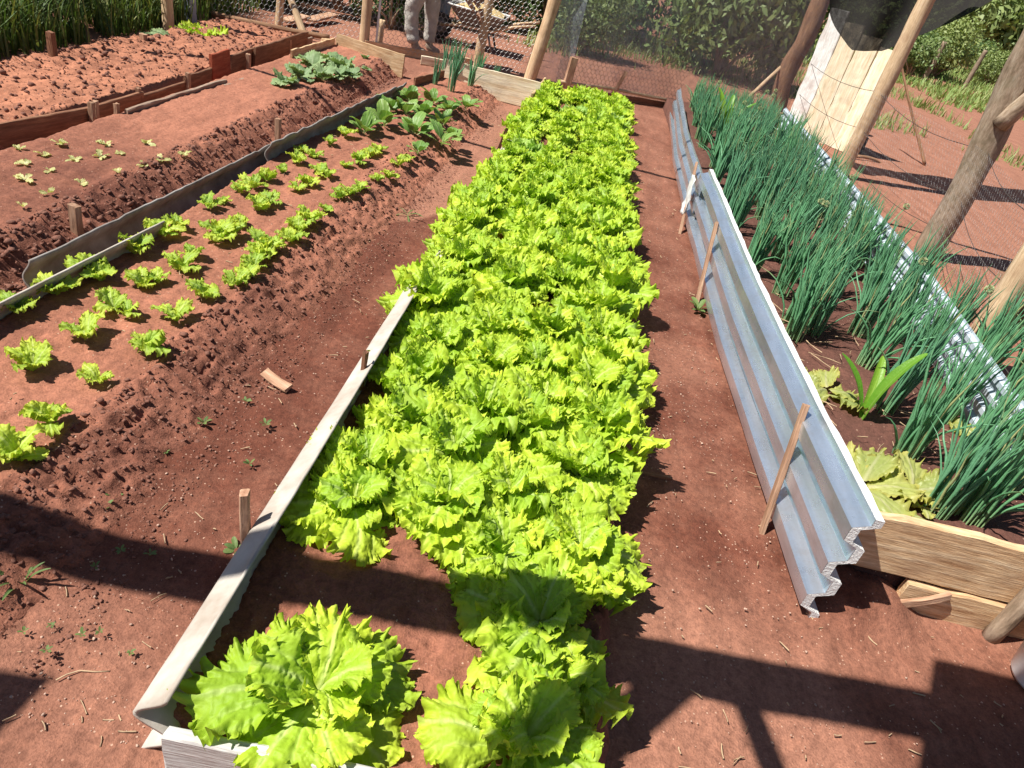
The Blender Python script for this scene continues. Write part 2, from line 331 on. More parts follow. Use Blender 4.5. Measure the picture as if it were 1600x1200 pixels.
BEDS = []
def surf(x, y):
    z = 0.0
    for (ys, XL, XR, h) in BEDS:
        if ys[0] <= y <= ys[-1]:
            j = int(np.searchsorted(ys, y)); j = min(j, len(ys) - 1)
            if XL[j] < x < XR[j]:
                i = int((x - XL[j]) / (XR[j] - XL[j]) * (h.shape[0] - 1) + .5); z = max(z, float(h[i, j]))
    return z
def bed(name, label, xl, xr, y0, y1, ztop, mat, clod=0.02, edge=0.02, el=0.06, er=0.10, ef=0.06, eb=0.06, dampf=None, sc=18, res=0.016, seed=0, tilt=0.0):
    nx = int(max(xr(y0) - xl(y0), xr(y1) - xl(y1)) / res)
    ys = [y0]
    while ys[-1] < y1: ys.append(ys[-1] + res * (0.8 + 0.28 * max(0, ys[-1] - 1)))
    ys = np.array(ys); s = np.linspace(0, 1, nx)
    Sg, Y = np.meshgrid(s, ys, indexing='ij')
    XL = np.vectorize(xl)(ys)[None, :]; XR = np.vectorize(xr)(ys)[None, :]
    X = XL + (XR - XL) * Sg
    wob = 0.06 * (fbm(X * 4, Y * 4, 3, seed + 20) - 0.5)
    dl, dr = X - XL + wob * (el > 0.04), XR - X + wob * (er > 0.04)
    ramp_r = np.clip(dr / er, 0, 1); ramp_r = (ramp_r * (1.35 - 0.35 * ramp_r)).clip(0, 1) if er > .2 else sstep(-0.005, er, dr)
    prof = sstep(-0.005, el, dl) * ramp_r * sstep(0, ef, Y - y0) * sstep(0, eb, y1 - Y)
    edgeness = 1 - sstep(er * .8, er * 1.25, dr) if er > .2 else 1 - sstep(0, er * 2.4, dr) * (sstep(0, el * 2.4, dl) if el > 0.04 else 1)
    h = -0.05 + (ztop + 0.05) * prof + tilt * (X - XL)
    h += prof ** 0.5 * ((clod + edge * edgeness) * (billow(X * sc, Y * sc, 3, seed + 30) - 0.55) * 1.6 + 0.03 * (fbm(X * 2.1, Y * 2.1, 3, seed + 40) - 0.5) + (0.012 + 0.03 * edgeness) * (billow(X * 38, Y * 38, 2, seed + 50) - 0.5))
    d = dampf(X, Y, edgeness) if dampf else np.full_like(X, 0.4)
    me = mesh_np(name, np.stack([X, Y, h], -1).reshape(-1, 3), grid_faces(len(s), len(ys)), True, {'damp': np.clip(d, 0, 1)}, mat)
    BEDS.append((ys, XL[0], XR[0], h))
    o = link(name, me); o['kind'] = 'structure'; o['label'] = label
    return o
bed('lettuce_bed_soil', 'dark crumbly soil under the curly lettuces', lambda y: -0.60 + 0.008 * y, lambda y: 0.50 + 0.006 * y, 0.82, 9.4, 0.09, M['bed'],
    0.016, 0.014, 0.02, 0.10, 0.02, 0.05, lambda X, Y, e: 0.7 - 0.3 * sstep(1.5, 1.1, Y) + 0.2 * (fbm(X * 5, Y * 5, 3) - 0.5), 22, 0.012, 1)
bed('seedling_bed_soil', 'reddish soil of the bed planted with small lettuces', lambda y: -1.98 + 0.02 * y, lambda y: -0.98 + 0.022 * y, 0.3, 8.35, 0.10, M['bed'],
    0.012, 0.026, 0.02, 0.36, 0.08, 0.08, lambda X, Y, e: 0.24 + 0.40 * e * sstep(3.6, 2.6, Y) - 0.35 * sstep(3.0, 5.2, Y) * e + 0.3 * (fbm(X * 3, Y * 3, 3) - 0.5), 19, 0.013, 2)
bed('sprout_bed_soil', 'damp brown soil of the bed with tiny wilted sprouts', lambda y: -3.02 + 0.005 * y, lambda y: -2.12 + 0.012 * y, 2.1, 8.7, 0.12, M['bed'],
    0.012, 0.035, 0.02, 0.26, 0.10, 0.05, lambda X, Y, e: 0.5 * sstep(4.6, 3.6, Y + 0.5 * X + 1.3) + 0.14 + 0.15 * e, 15, 0.018, 3)
bed('bare_bed_soil', 'loose dry red soil of the unplanted bed', lambda y: -4.35, lambda y: -3.20, 2.6, 8.6, 0.10, M['bed_dry'],
    0.04, 0.02, 0.25, 0.02, 0.10, 0.10, lambda X, Y, e: 0.12 + 0.3 * (fbm(X * 3, Y * 3, 3) - 0.5), 13, 0.022, 4)
bed('onion_bed_soil', 'dark moist soil under the spring onions', lambda y: 1.20 - 0.012 * y, lambda y: 2.62 + 0.01 * y, 1.90, 10.4, 0.14, M['bed_dark'],
    0.014, 0.01, 0.02, 0.02, 0.01, 0.10, lambda X, Y, e: 0.35 + 0.3 * (fbm(X * 3, Y * 3, 3) - 0.5), 16, 0.02, 5)

# loose clods, pale grit and straw litter: real pieces, too many to count
def scatter_clods(name, label, cat, mat, pts, sizes, zs, flat=0.7, seed=3, detail=True):
    r = np.random.RandomState(seed)
    t = (1 + 5 ** 0.5) / 2
    b = np.array([[-1, t, 0], [1, t, 0], [-1, -t, 0], [1, -t, 0], [0, -1, t], [0, 1, t], [0, -1, -t], [0, 1, -t], [t, 0, -1], [t, 0, 1], [-t, 0, -1], [-t, 0, 1]]); b /= np.linalg.norm(b[0])
    f = np.array([[0, 11, 5], [0, 5, 1], [0, 1, 7], [0, 7, 10], [0, 10, 11], [1, 5, 9], [5, 11, 4], [11, 10, 2], [10, 7, 6], [7, 1, 8], [3, 9, 4], [3, 4, 2], [3, 2, 6], [3, 6, 8], [3, 8, 9], [4, 9, 5], [2, 4, 11], [6, 2, 10], [8, 6, 7], [9, 8, 1]])
    n_ = len(pts); V = np.zeros((n_, 12, 3))
    for i in range(n_):
        a = r.rand() * 6.28; sc_ = sizes[i] * (0.7 + 0.6 * r.rand(3)); v = b * (0.55 + 0.8 * r.rand(12, 1)) * sc_ * np.array([1, 1, flat])
        c, s_ = math.cos(a), math.sin(a); v = v @ np.array([[c, s_, 0], [-s_, c, 0], [0, 0, 1]])
        V[i] = v + np.array([pts[i][0], pts[i][1], zs[i]])
    Fa = (f[None] + (np.arange(n_) * 12)[:, None, None]).reshape(-1, 3)
    me = mesh_np(name, V.reshape(-1, 3), Fa, False, None, mat)
    return tag(link(name, me), label, cat, kind='stuff')
r = np.random.RandomState(21)
pts, sz, zz = [], [], []
for i in range(11000):                                    # crumbling shoulder of the seedling bed
    y = 0.9 + 7.3 * r.rand() ** 1.25; u = r.rand(); x = -1.36 + 0.022 * y + 0.42 * u ** 1.2 + 0.03 * r.randn()
    s_ = 0.002 + 0.0115 * r.rand() ** 4 * (1 - .55 * u)
    pts.append((x, y)); sz.append(s_); zz.append(surf(x, y) + 0.1 * s_)
scatter_clods('earth_clods', 'crumbled clods along the shoulder of the seedling bed', 'clods', M['clod'], pts, sz, zz, 0.65, 5)
pts, sz, zz = [], [], []
for i in range(4200):
    y = 2.3 + 6.0 * r.rand() ** 1.3; u = r.rand(); x = -2.42 + 0.012 * y + 0.34 * u
    pts.append((x, y)); sz.append(0.004 + 0.016 * r.rand() ** 5); zz.append(surf(x, y) + .002)
for i in range(3200):
    x, y = -4.3 + 1.08 * r.rand(), 2.8 + 5.7 * r.rand(); pts.append((x, y)); sz.append(0.005 + 0.018 * r.rand() ** 4); zz.append(surf(x, y) + .002)
scatter_clods('earth_clods', 'red clods on the bare bed and the sprout bed', 'clods', M['clod'], pts, sz, zz, 0.8, 6)
pts, sz, zz = [], [], []
for i in range(2600):
    y = 0.8 + 7.5 * r.rand() ** 1.7
    x = random.choice([-1.15 + 0.55 * r.rand(), -1.15 + 0.55 * r.rand(), 0.58 + 0.55 * r.rand(), 1.0 + r.rand() if y < 1.8 else 0.6 + 0.5 * r.rand()])
    pts.append((x, y)); sz.append(0.0014 + 0.0034 * r.rand() ** 3); zz.append(0.004)
scatter_clods('pale_grit', 'pale grit scattered over the paths', 'grit', M['pebble'], pts, sz, zz, 0.7, 7)
def straw(name, label, spots, seed, lmin=0.02, lmax=0.07):
    r_ = np.random.RandomState(seed); V, Fa = [], []
    for (x, y, z) in spots:
        a = r_.rand() * 6.28; L = lmin + (lmax - lmin) * r_.rand() ** 2; w = 0.0012 + 0.0012 * r_.rand(); k = (r_.rand() - 0.5) * 1.2
        px, py = x, y; b0 = len(V)
        for q in range(4):
            c, s_ = math.cos(a + k * q / 3), math.sin(a + k * q / 3)
            V += [(px - s_ * w, py + c * w, z + 0.002), (px + s_ * w, py - c * w, z + 0.002), (px, py, z + 0.004 + 0.004 * r_.rand())]
            px += c * L / 3; py += s_ * L / 3
        for q in range(3):
            i0 = b0 + q * 3
            for e in range(3): Fa.append((i0 + e, i0 + (e + 1) % 3, i0 + 3 + (e + 1) % 3, i0 + 3 + e))
    me = mesh_np(name, np.array(V), np.array(Fa), False, None, M['straw'])
    return tag(link(name, me), label, 'straw', kind='stuff')
sp = []
for i in range(330):
    y = 0.8 + 7 * r.rand() ** 1.6; x = random.choice([-1.2 + 0.6 * r.rand(), 0.58 + 0.5 * r.rand(), -1.9 + 0.8 * r.rand()])
    sp.append((x, y, 0.115 if x < -1.2 else 0.004))
for i in range(26): sp.append((1.15 + 0.8 * r.rand(), 1.0 + 0.8 * r.rand(), 0.004))
straw('straw_bits', 'short straw bits littering the red paths', sp, 31, .01, .045)
sp = [(1.3 + 0.7 * r.rand(), 2.0 + 2.2 * r.rand(), 0.165) for i in range(70)]
straw('dry_onion_litter', 'dry onion leaf litter on the dark onion bed soil', sp, 32, 0.05, 0.17)

# ------------------------------------------------------------------ geometry builders
def frame_from(p0, p1, up=Vector((0, 0, 1)), axis='X'):
    d = (Vector(p1) - Vector(p0)); L = d.length; d.normalize()
    if axis == 'X':
        z = up - d * up.dot(d); z.normalize(); y = z.cross(d); R = Matrix((d, y, z)).transposed()
    else:
        x = Vector((1, 0, 0)) if abs(d.x) < 0.9 else Vector((0, 1, 0)); x = (x - d * x.dot(d)).normalized(); y = d.cross(x); R = Matrix((x, y, d)).transposed()
    return R.to_quaternion(), L
def plank_mesh(name, L, h, t, mat, seed=0, rough=0.004, warp=0.006):
    r_ = np.random.RandomState(seed + 100); n_ = max(6, int(L / 0.06)); xs = np.linspace(0, L, n_)
    c = min(t, h) * 0.16
    sec = [(-t/2 + c, 0), (t/2 - c, 0), (t/2, c), (t/2, h*0.33), (t/2, h*0.66), (t/2, h - c), (t/2 - c, h), (-t/2 + c, h), (-t/2, h - c), (-t/2, h*0.66), (-t/2, h*0.33), (-t/2, c)]
    V = []; k = len(sec)
    for i, x in enumerate(xs):
        bow = warp * math.sin(x / L * 3.1 + seed) ; top = rough * (2 * vnoise(x * 9, seed * 3.3) - 1) * 1.5
        for (y, z) in sec:
            V.append((x + (r_.rand() - 0.5) * rough * (1 if 0 < i < n_ - 1 else 2.5), y + bow + (r_.rand() - 0.5) * rough * 0.5, z + (top * (z / h)) + (r_.rand() - 0.5) * rough * 0.5))
    Fa = [(i * k + j, i * k + (j + 1) % k, (i + 1) * k + (j + 1) % k, (i + 1) * k + j) for i in range(n_ - 1) for j in range(k)]
    Fa += [tuple(range(k - 1, -1, -1)), tuple((n_ - 1) * k + j for j in range(k))]
    return mesh_np(name, np.array(V), Fa, False, None, mat)
def plank(name, p0, p1, h, t, mat, seed=0, parent=None, lean=0.0, rough=0.004, warp=0.006):
    """board standing on edge from p0 to p1 (its lower edge), lean in radians"""
    q, L = frame_from(p0, p1)
    o = link(name, plank_mesh(name, L, h, t, mat, seed, rough, warp))
    o.rotation_mode = 'QUATERNION'; o.rotation_quaternion = q @ Quaternion((1, 0, 0), lean)
    o.location = Vector(p0)
    if parent is not None: o.parent = parent; o.location = Vector(p0) - parent.location
    return o
def log_mesh(name, L, r0, r1, mat, seed=0, bend=0.03, lump=0.10, sides=12):
    n_ = max(6, int(L / 0.07)); a = np.linspace(0, 2 * math.pi, sides, endpoint=False); V = []
    for i in range(n_):
        z = L * i / (n_ - 1); rr = r0 + (r1 - r0) * i / (n_ - 1)
        bx = bend * (vnoise(z * 1.3, seed * 2.1) - 0.5) * 2 * min(1, z * 2); by = bend * (vnoise(z * 1.3, seed * 2.1 + 40) - 0.5) * 2 * min(1, z * 2)
        rad_ = rr * (1 + lump * 2 * (vnoise(np.cos(a) * 1.5 + 7 + z * 3, np.sin(a) * 1.5 + seed + z * 2) - 0.5) + 0.05 * (vnoise(a * 4, np.full_like(a, z * 1.2)) - 0.5))
        for j in range(sides): V.append((bx + rad_[j] * math.cos(a[j]), by + rad_[j] * math.sin(a[j]), z))
    Fa = [(i * sides + j, i * sides + (j + 1) % sides, (i + 1) * sides + (j + 1) % sides, (i + 1) * sides + j) for i in range(n_ - 1) for j in range(sides)]
    Fa += [tuple(range(sides - 1, -1, -1)), tuple((n_ - 1) * sides + j for j in range(sides))]
    me = mesh_np(name, np.array(V), Fa, True, None, mat)
    me.polygons[-1].use_smooth = False; me.polygons[-2].use_smooth = False
    return me
def log(name, p0, p1, r0, r1, mat, seed=0, parent=None, bend=0.03, lump=0.10):
    q, L = frame_from(p0, p1, axis='Z')
    o = link(name, log_mesh(name, L, r0, r1, mat, seed, bend, lump)); o.rotation_mode = 'QUATERNION'; o.rotation_quaternion = q; o.location = Vector(p0)
    if parent is not None: o.parent = parent; o.location = Vector(p0) - parent.location
    return o
def tube_geo(path, radii, sides=6, cap=True):
    P = [Vector(p) for p in path]; V = []; Fa = []; prev = None
    for i, p in enumerate(P):
        d = (P[min(i + 1, len(P) - 1)] - P[max(i - 1, 0)]).normalized()
        x = Vector((0, 0, 1)) if abs(d.z) < 0.9 else Vector((1, 0, 0))
        if prev is not None: x = prev
        x = (x - d * x.dot(d)).normalized(); prev = x; y = d.cross(x); rr = radii if isinstance(radii, (int, float)) else radii[i]
        for j in range(sides):
            a = 2 * math.pi * j / sides; V.append(p + (x * math.cos(a) + y * math.sin(a)) * rr)
    for i in range(len(P) - 1):
        for j in range(sides): Fa.append((i * sides + j, i * sides + (j + 1) % sides, (i + 1) * sides + (j + 1) % sides, (i + 1) * sides + j))
    if cap and sides > 2: Fa += [tuple(range(sides - 1, -1, -1)), tuple((len(P) - 1) * sides + j for j in range(sides))]
    return [tuple(v) for v in V], Fa
def tube(name, path, radii, mat, parent=None, sides=8):
    base = parent.location if parent is not None else Vector((0, 0, 0))
    V, Fa = tube_geo([Vector(p) - base for p in path], radii, sides)
    return link(name, mesh_np(name, np.array(V), Fa, True, None, mat), parent)

# ------------------------------------------------------------------ leaves
def leaf_mesh(name, L, Wd, th0, th1, seed, mat, ruffle=1.0, N=40, obov=0.6, blister=1.0, cup=0.0, jag=1.0, petiole=0.0, nfr=1.0, vein_s=1.0):
    r_ = np.random.RandomState(seed); ph = r_.rand(12) * 6.28
    a = np.linspace(-1, 1, N); A, B = np.meshgrid(a, a, indexing='ij')
    dx = A * np.sqrt(1 - B * B / 2); dy = B * np.sqrt(1 - A * A / 2); rho = np.hypot(dx, dy); phi = np.arctan2(dx, dy)
    def n1(f, o): return (vnoise(phi * f + o * 13.7 + 50, np.full_like(phi, seed * 1.37 + o * 3.1)) - 0.5) * 2
    sc_ = 1 + jag * (0.10 * rho ** 3 * n1(1.6, 1) + 0.07 * rho ** 4 * n1(4.5 * nfr, 2) + 0.045 * rho ** 9 * n1(15 * nfr, 3))
    dx2, dy2 = dx * sc_, dy * sc_
    y = (dy2 + 1) / 2; ww = (1 - obov) + obov * sstep(-0.1, 0.75, y)
    if petiole > 0:
        ww = ww * (0.12 + 0.88 * sstep(petiole * 0.7, petiole * 1.35, y))
    x = Wd / 2 * dx2 * ww
    bm = sstep(0.05 + petiole, 0.4 + petiole, y)
    amp = Wd * 0.10 * ruffle * bm
    z = amp * (0.9 * rho ** 2.2 * n1(2.0 * nfr, 4) + 1.0 * rho ** 4 * n1(5.0 * nfr, 5) + 1.1 * rho ** 7 * n1(11.0 * nfr, 6) + 0.75 * rho ** 11 * n1(20.0 * nfr, 7))
    lat = amp * (0.38 * rho ** 7 * n1(11.0 * nfr, 8) + 0.28 * rho ** 10 * n1(18.0 * nfr, 9))
    x = x + lat * np.cos(phi); y = y - lat * np.sin(phi) * 0.5 / L * 1.0
    u, v = x / max(Wd, 1e-5), y
    z = z + blister * Wd * (0.11 * (fbm(u * 4 + seed, v * 4, 2, 2) - 0.5) + 0.035 * (billow(u * 13 + seed, v * 13, 2, 4) - 0.5)) * bm
    al = np.arctan2(u, v + 0.12); rv = np.hypot(u, v)
    pin = np.exp(-((np.abs(((al * 4.2 + 0.5 + 0.12 * n1(2, 10)) % 1) - 0.5)) / 0.13) ** 2) * bm * sstep(0.15, 0.4, rv)
    mid = np.exp(-(u / (0.016 + 0.045 * (1 - np.clip(v, 0, 1)))) ** 2)
    z = z - 0.022 * Wd * pin * blister + 0.02 * Wd * mid * blister
    z = z + cup * x * x / Wd
    # bend along the rib
    n_ = 60; t = np.linspace(0, 1.12, n_); th = th0 + (th1 - th0) * np.clip(t, 0, 1.2) ** 1.3
    cx = np.concatenate([[0], np.cumsum(np.cos((th[1:] + th[:-1]) / 2) * L * (t[1] - t[0]))]); cz = np.concatenate([[0], np.cumsum(np.sin((th[1:] + th[:-1]) / 2) * L * (t[1] - t[0]))])
    yy = np.clip(y, 0, 1.12); fx = np.interp(yy, t, cx); fz = np.interp(yy, t, cz); tt = np.interp(yy, t, th)
    side = 0.10 * L * math.sin(ph[8]) * y * y
    V = np.stack([x + side, fx - z * np.sin(tt), fz + z * np.cos(tt)], -1).reshape(-1, 3)
    return mesh_np(name, V, grid_faces(N, N), True, {'vein': np.clip(vein_s * (mid * (0.85 - 0.6 * v) + 0.34 * pin * (1 - 0.6 * rho)), 0, 1), 'edge': np.clip(rho, 0, 1) ** 4 * 0.8}, mat)
def lib(n_, fn): return [fn(i) for i in range(n_)]
rr = np.random.RandomState(99)
def U(a, b): return a + (b - a) * rr.rand()
def lettuce_lib(mat, s0, small=False):
    N = 80
    outer = lib(8, lambda i: leaf_mesh('lettuce_leaf', U(.21, .26), U(.22, .29), rad(U(22, 38)), rad(U(-40, -10)), s0 + i, mat, U(.85, 1.1), N, .74, 1.0, U(-.5, .2), 1.0, 0.0, 1.35))
    mid = lib(8, lambda i: leaf_mesh('lettuce_leaf', U(.17, .215), U(.18, .24), rad(U(36, 52)), rad(U(-30, 0)), s0 + 20 + i, mat, U(.95, 1.2), N, .72, 1.1, U(-.5, .4), 1.0, 0.0, 1.35))
    inner = lib(6, lambda i: leaf_mesh('lettuce_leaf', U(.12, .16), U(.13, .17), rad(U(52, 72)), rad(U(-10, 25)), s0 + 40 + i, mat, U(1.1, 1.4), 60, .55, 1.2, U(.2, 1.0), 1.0, 0.0, 1.2))
    return outer, mid, inner
LIB_A = lettuce_lib(M['lettuce'], 100); LIB_B = lettuce_lib(M['lettuce_blue'], 200)
LIB_S = lib(9, lambda i: leaf_mesh('seedling_leaf', U(.095, .12), U(.075, .10), rad(U(50, 75)), rad(U(-20, 25)), 300 + i, M['seedling'], U(1.2, 1.6), 40, .5, 1.2, U(-.3, .6), 1.3, 0.0, .7))
LIB_W = lib(6, lambda i: leaf_mesh('wilted_leaf', U(.14, .22), U(.12, .19), rad(U(5, 30)), rad(U(-30, -5)), 400 + i, M['pale'], U(1.0, 1.4), 34, .5, 1.2, U(-.3, .3)))
LIB_T = lib(6, lambda i: leaf_mesh('sprout_leaf', U(.05, .08), U(.035, .05), rad(U(5, 50)), rad(U(-30, 20)), 450 + i, M['sprout'], U(.9, 1.3), 16, .5, 1.0, U(-.3, .6)))
LIB_SP = lib(8, lambda i: leaf_mesh('broad_leaf', U(.20, .26), U(.10, .135), rad(U(60, 82)), rad(U(0, 45)), 500 + i, M['spinach'], U(.25, .45), 26, .45, .5, U(-.8, .6), .3, .30))
LIB_Q = lib(6, lambda i: leaf_mesh('downy_leaf', U(.16, .20), U(.13, .17), rad(U(50, 75)), rad(U(-30, 5)), 550 + i, M['squash'], U(.5, .8), 24, .35, .8, U(-.6, .2), .8, .28))
LIB_WD = lib(6, lambda i: leaf_mesh('weed_leaf', U(.035, .05), U(.016, .022), rad(U(10, 45)), rad(U(-15, 20)), 600 + i, M['weed'], .3, 10, .35, .4, U(-.4, .8), .4, .15))

def rosette(name, label, cat, group, loc, leaves, scale):
    """leaves: list of (mesh, yaw, extra tilt, scale, radius, height)"""
    t = thing(name, label, cat, loc, group)
    for me, yaw, tilt, s_, r0, z0, roll in leaves:
        o = link('leaf', me, t, (-math.sin(yaw) * r0 * scale, math.cos(yaw) * r0 * scale, z0 * scale), None, s_ * scale)
        o.rotation_mode = 'QUATERNION'
        o.rotation_quaternion = Quaternion((0, 0, 1), yaw) @ Quaternion((1, 0, 0), tilt) @ Quaternion((0, 1, 0), roll)
    return t
def lettuce(loc, scale, label, group, L3=LIB_A, full=1.0, yaw=None):
    outer, mid, inner = L3; lv = []; y0 = U(0, 6.28)
    no, nm, ni = int(round(U(6.5, 8.4) * full)), int(round(U(6.5, 8.4) * full)), rr.randint(5, 8)
    if full < .9: ni = 4
    for i in range(no): lv.append((outer[rr.randint(len(outer))], y0 + 6.283 * i / no + U(-.25, .25), rad(U(-16, 12)), U(.8, 1.12), .012, U(0.01, .03), rad(U(-20, 20))))
    for i in range(nm): lv.append((mid[rr.randint(len(mid))], y0 + .5 + 6.283 * i / nm + U(-.5, .5), rad(U(-20, 16)), U(.75, 1.12), .010, U(.03, .05), rad(U(-16, 16))))
    for i in range(ni): lv.append((inner[rr.randint(len(inner))], y0 + 1 + 6.283 * i / ni + U(-.4, .4), rad(U(-10, 12)), U(.8, 1.1), .006, U(.05, .07), rad(U(-16, 16))))
    return rosette('curly_lettuce', label, 'lettuce', group, loc, lv, scale)

# ---- mature lettuces
GL = 'curly lettuces in the main bed'
lettuce((-0.265, 0.94, .085), 1.15, 'big curly lettuce alone in the front corner beside the end of the pale board', GL, LIB_A, .70)
lettuce((0.235, 0.96, .085), .94, 'curly lettuce at the very front, right of the bare soil, cut by the photo edge', GL, LIB_A, .78)
lettuce((0.23, 1.29, .085), 1.02, 'curly lettuce crossed by the dark beam shadow at the right edge of the bed', GL, LIB_A, .88)
lettuce((0.10, 1.50, .085), .98, 'curly lettuce just above the beam shadow, left one of the pair on the right half', GL)
lettuce((0.33, 1.60, .085), .92, 'curly lettuce just above the beam shadow, right one of the pair by the path', GL)
lettuce((0.31, 1.15, .085), .68, 'smaller curly lettuce below the beam shadow, squeezed against the right path', GL)
rowy = 1.575; row = 0
COLW = ['beside the pale board', 'left of the bed middle', 'right of the bed middle', 'along the right path']
SKIP = {(6, 2), (17, 2), (24, 1)}
while rowy < 9.1:
    far_shift = 0.008 * rowy
    for c, cx in enumerate((-0.41, -0.145, 0.11, 0.345)):
        if (row, c) in SKIP or (row == 0 and c > 1): continue
        if row <= 4 and c == 0: cx = -0.375
        if row > 4 and c == 0: cx = -0.475 + .0 * row
        x = cx + far_shift + U(-.05, .05); y = rowy + U(-.08, .08) + (0.10 if c % 2 else 0)
        sc_ = U(.84, 1.06) * (1.02 if rowy < 5 else 0.92)
        if row in (17, 18, 19) and c in (1, 2): sc_ *= .8
        L3 = LIB_B if row > 3 and rr.rand() < (.10 if c == 3 else .03) else LIB_A
        lettuce((x, y, .08 + U(-.01, .015)), sc_, 'leafy curly lettuce %s, %s full row counted from the front' % (COLW[c], ORD[row]), GL, L3)
    rowy += 0.272; row += 1

# ---- seedlings: rows read off the photo
def seedling(loc, s_, label, group, n_=None):
    n_ = n_ or rr.randint(5, 8); y0 = U(0, 6.28)
    lv = [(LIB_S[rr.randint(len(LIB_S))], y0 + 6.283 * i / n_ + U(-.35, .35), rad(U(-15, 18)), U(.8, 1.15), .005, U(0, .02), rad(U(-18, 18))) for i in range(n_)]
    return rosette('lettuce_seedling', label, 'lettuce', group, loc, lv, s_)
ROWS = [('against the grey sheet', [(28, 480), (82, 450), (140, 420), (212, 388), (255, 360), (328, 320), (395, 288), (440, 264), (490, 242), (515, 222), (540, 208), (60, 425), (125, 410), (156, 430), (240, 352), (276, 347), (350, 310), (375, 296), (416, 276), (466, 252), (470, 234)]),
        ('middle', [(50, 565), (135, 517), (176, 472), (222, 438), (300, 395), (360, 358), (402, 323), (465, 292), (512, 272), (562, 250), (590, 232), (200, 484), (246, 432), (284, 412), (336, 352), (376, 347), (345, 368), (500, 266), (540, 256), (580, 238), (420, 315), (482, 284)]),
        ('crumbling edge', [(20, 705), (76, 652), (152, 586), (232, 538), (276, 492), (320, 457), (385, 428), (408, 395), (466, 356), (510, 326), (545, 300), (590, 278), (625, 250), (412, 384), (398, 412), (426, 386), (368, 437), (482, 344), (454, 370), (530, 305), (562, 294), (606, 268), (640, 242)])]
for nm, pl in ROWS:
    pl.sort(key=lambda q: -q[1])
    for i, (px, py) in enumerate(pl):
        p = at(px, py, .13); p.z = surf(p.x, p.y) - .004
        big = (0.80 if py > 330 else 0.70) * (1.05 if py > 500 else 1)
        seedling(p, big * U(.75, 1.2), 'small curly lettuce in the %s row, %s from the front' % (nm, ORD[i]) if nm != 'against the grey sheet' else 'small curly lettuce against the grey sheet, %s from the front' % ORD[i], 'young lettuces in the seedling bed')
        if i % 3 == 1: 
            pass
# ---- tiny wilted sprouts
SPR = [(94, 225), (166, 225), (228, 224), (30, 233), (70, 243), (156, 245), (189, 239), (116, 250), (253, 250), (288, 241), (38, 256), (225, 259), (78, 266), (184, 269), (39, 280), (127, 285), (75, 300), (36, 322)]
SPR.sort(key=lambda q: (0 if q[1] < 236 else 1 if q[1] < 253 else 2 if q[1] < 275 else 3, q[0])); cnt = {}
for i, (px, py) in enumerate(SPR):
    rk = 'back' if py < 236 else 'second' if py < 253 else 'third' if py < 275 else 'front'; cnt[rk] = cnt.get(rk, -1) + 1
    p = at(px, py, .13); p.z = .125; n_ = rr.randint(3, 6); y0 = U(0, 6.28)
    lv = [(LIB_T[rr.randint(len(LIB_T))], y0 + 6.283 * k / n_ + U(-.5, .5), rad(U(-10, 25)), U(.8, 1.15), .003, 0.003, rad(U(-25, 25))) for k in range(n_)]
    s9 = U(.6, .85)
    rosette('wilted_sprout', 'tiny pale wilted sprout on the damp bed, %s from the left in the %s row' % (ORD[cnt[rk]], rk), 'sprout', 'transplanted sprouts', p, lv, s9)
# ---- broad-leaved greens and downy plants
GSP = 'broad-leaved greens at the far end'
for i, (px, py, s_) in enumerate([(568, 205, 1), (600, 196, 1.1), (634, 178, 1.05), (648, 208, 1.1), (690, 222, 1.1), (692, 192, .95), (728, 168, 1), (653, 236, .7), (676, 160, 1), (640, 158, 1.1), (662, 180, 1.1), (612, 172, .9), (700, 172, .9), (708, 215, .8)]):
    p = at(px, py, .12); p.z = .095; n_ = rr.randint(6, 10); y0 = U(0, 6.28)
    lv = [(LIB_SP[rr.randint(len(LIB_SP))], y0 + 6.283 * k / n_ + U(-.3, .3), rad(U(-25, 10)), U(.75, 1.1), .006, 0.0, rad(U(-15, 15))) for k in range(n_)]
    rosette('leafy_green', 'dark green spoon-leaved plant in the clump behind the lettuce seedlings, %s from the front' % ORD[i], 'greens', GSP, p, lv, s_ * .82)
for i, (px, py, s_) in enumerate([(446, 132, .9), (470, 122, 1), (488, 108, 1.1), (512, 102, 1.1), (536, 108, 1.1), (505, 125, 1.0), (525, 122, 1.0), (548, 120, .8), (570, 92, .45), (572, 108, .4)]):
    p = at(px, py, .12); p.z = .11; n_ = rr.randint(7, 11) if s_ > .6 else 5; y0 = U(0, 6.28)
    lv = [(LIB_Q[rr.randint(len(LIB_Q))], y0 + 6.283 * k / n_ + U(-.3, .3), rad(U(-15, 15)), U(.75, 1.1), .006, 0.0, rad(U(-15, 15))) for k in range(n_)]
    rosette('vine_plant', 'sage green downy plant sprawling by the far wooden corner, %s of its patch' % ORD[i], 'plant', 'sprawling vine patch', p, lv, s_)
for (px, py, mats, lab, s_) in [(246, 66, LIB_Q, 'low dark green leafy plant behind the short stump', 1.15), (314, 60, LIB_A[2], 'bright green upright lettuce alone at the far end of the bare bed', 1.7)]:
    p = at(px, py, .05); p.z = .03; n_ = 10; y0 = U(0, 6.28)
    lv = [(mats[rr.randint(len(mats))], y0 + 6.283 * k / n_ + U(-.3, .3), rad(U(-35, 0)), U(.75, 1.1), .01, 0.0, rad(U(-15, 15))) for k in range(n_)]
    rosette('garden_plant', lab, 'plant', None, p, lv, s_)

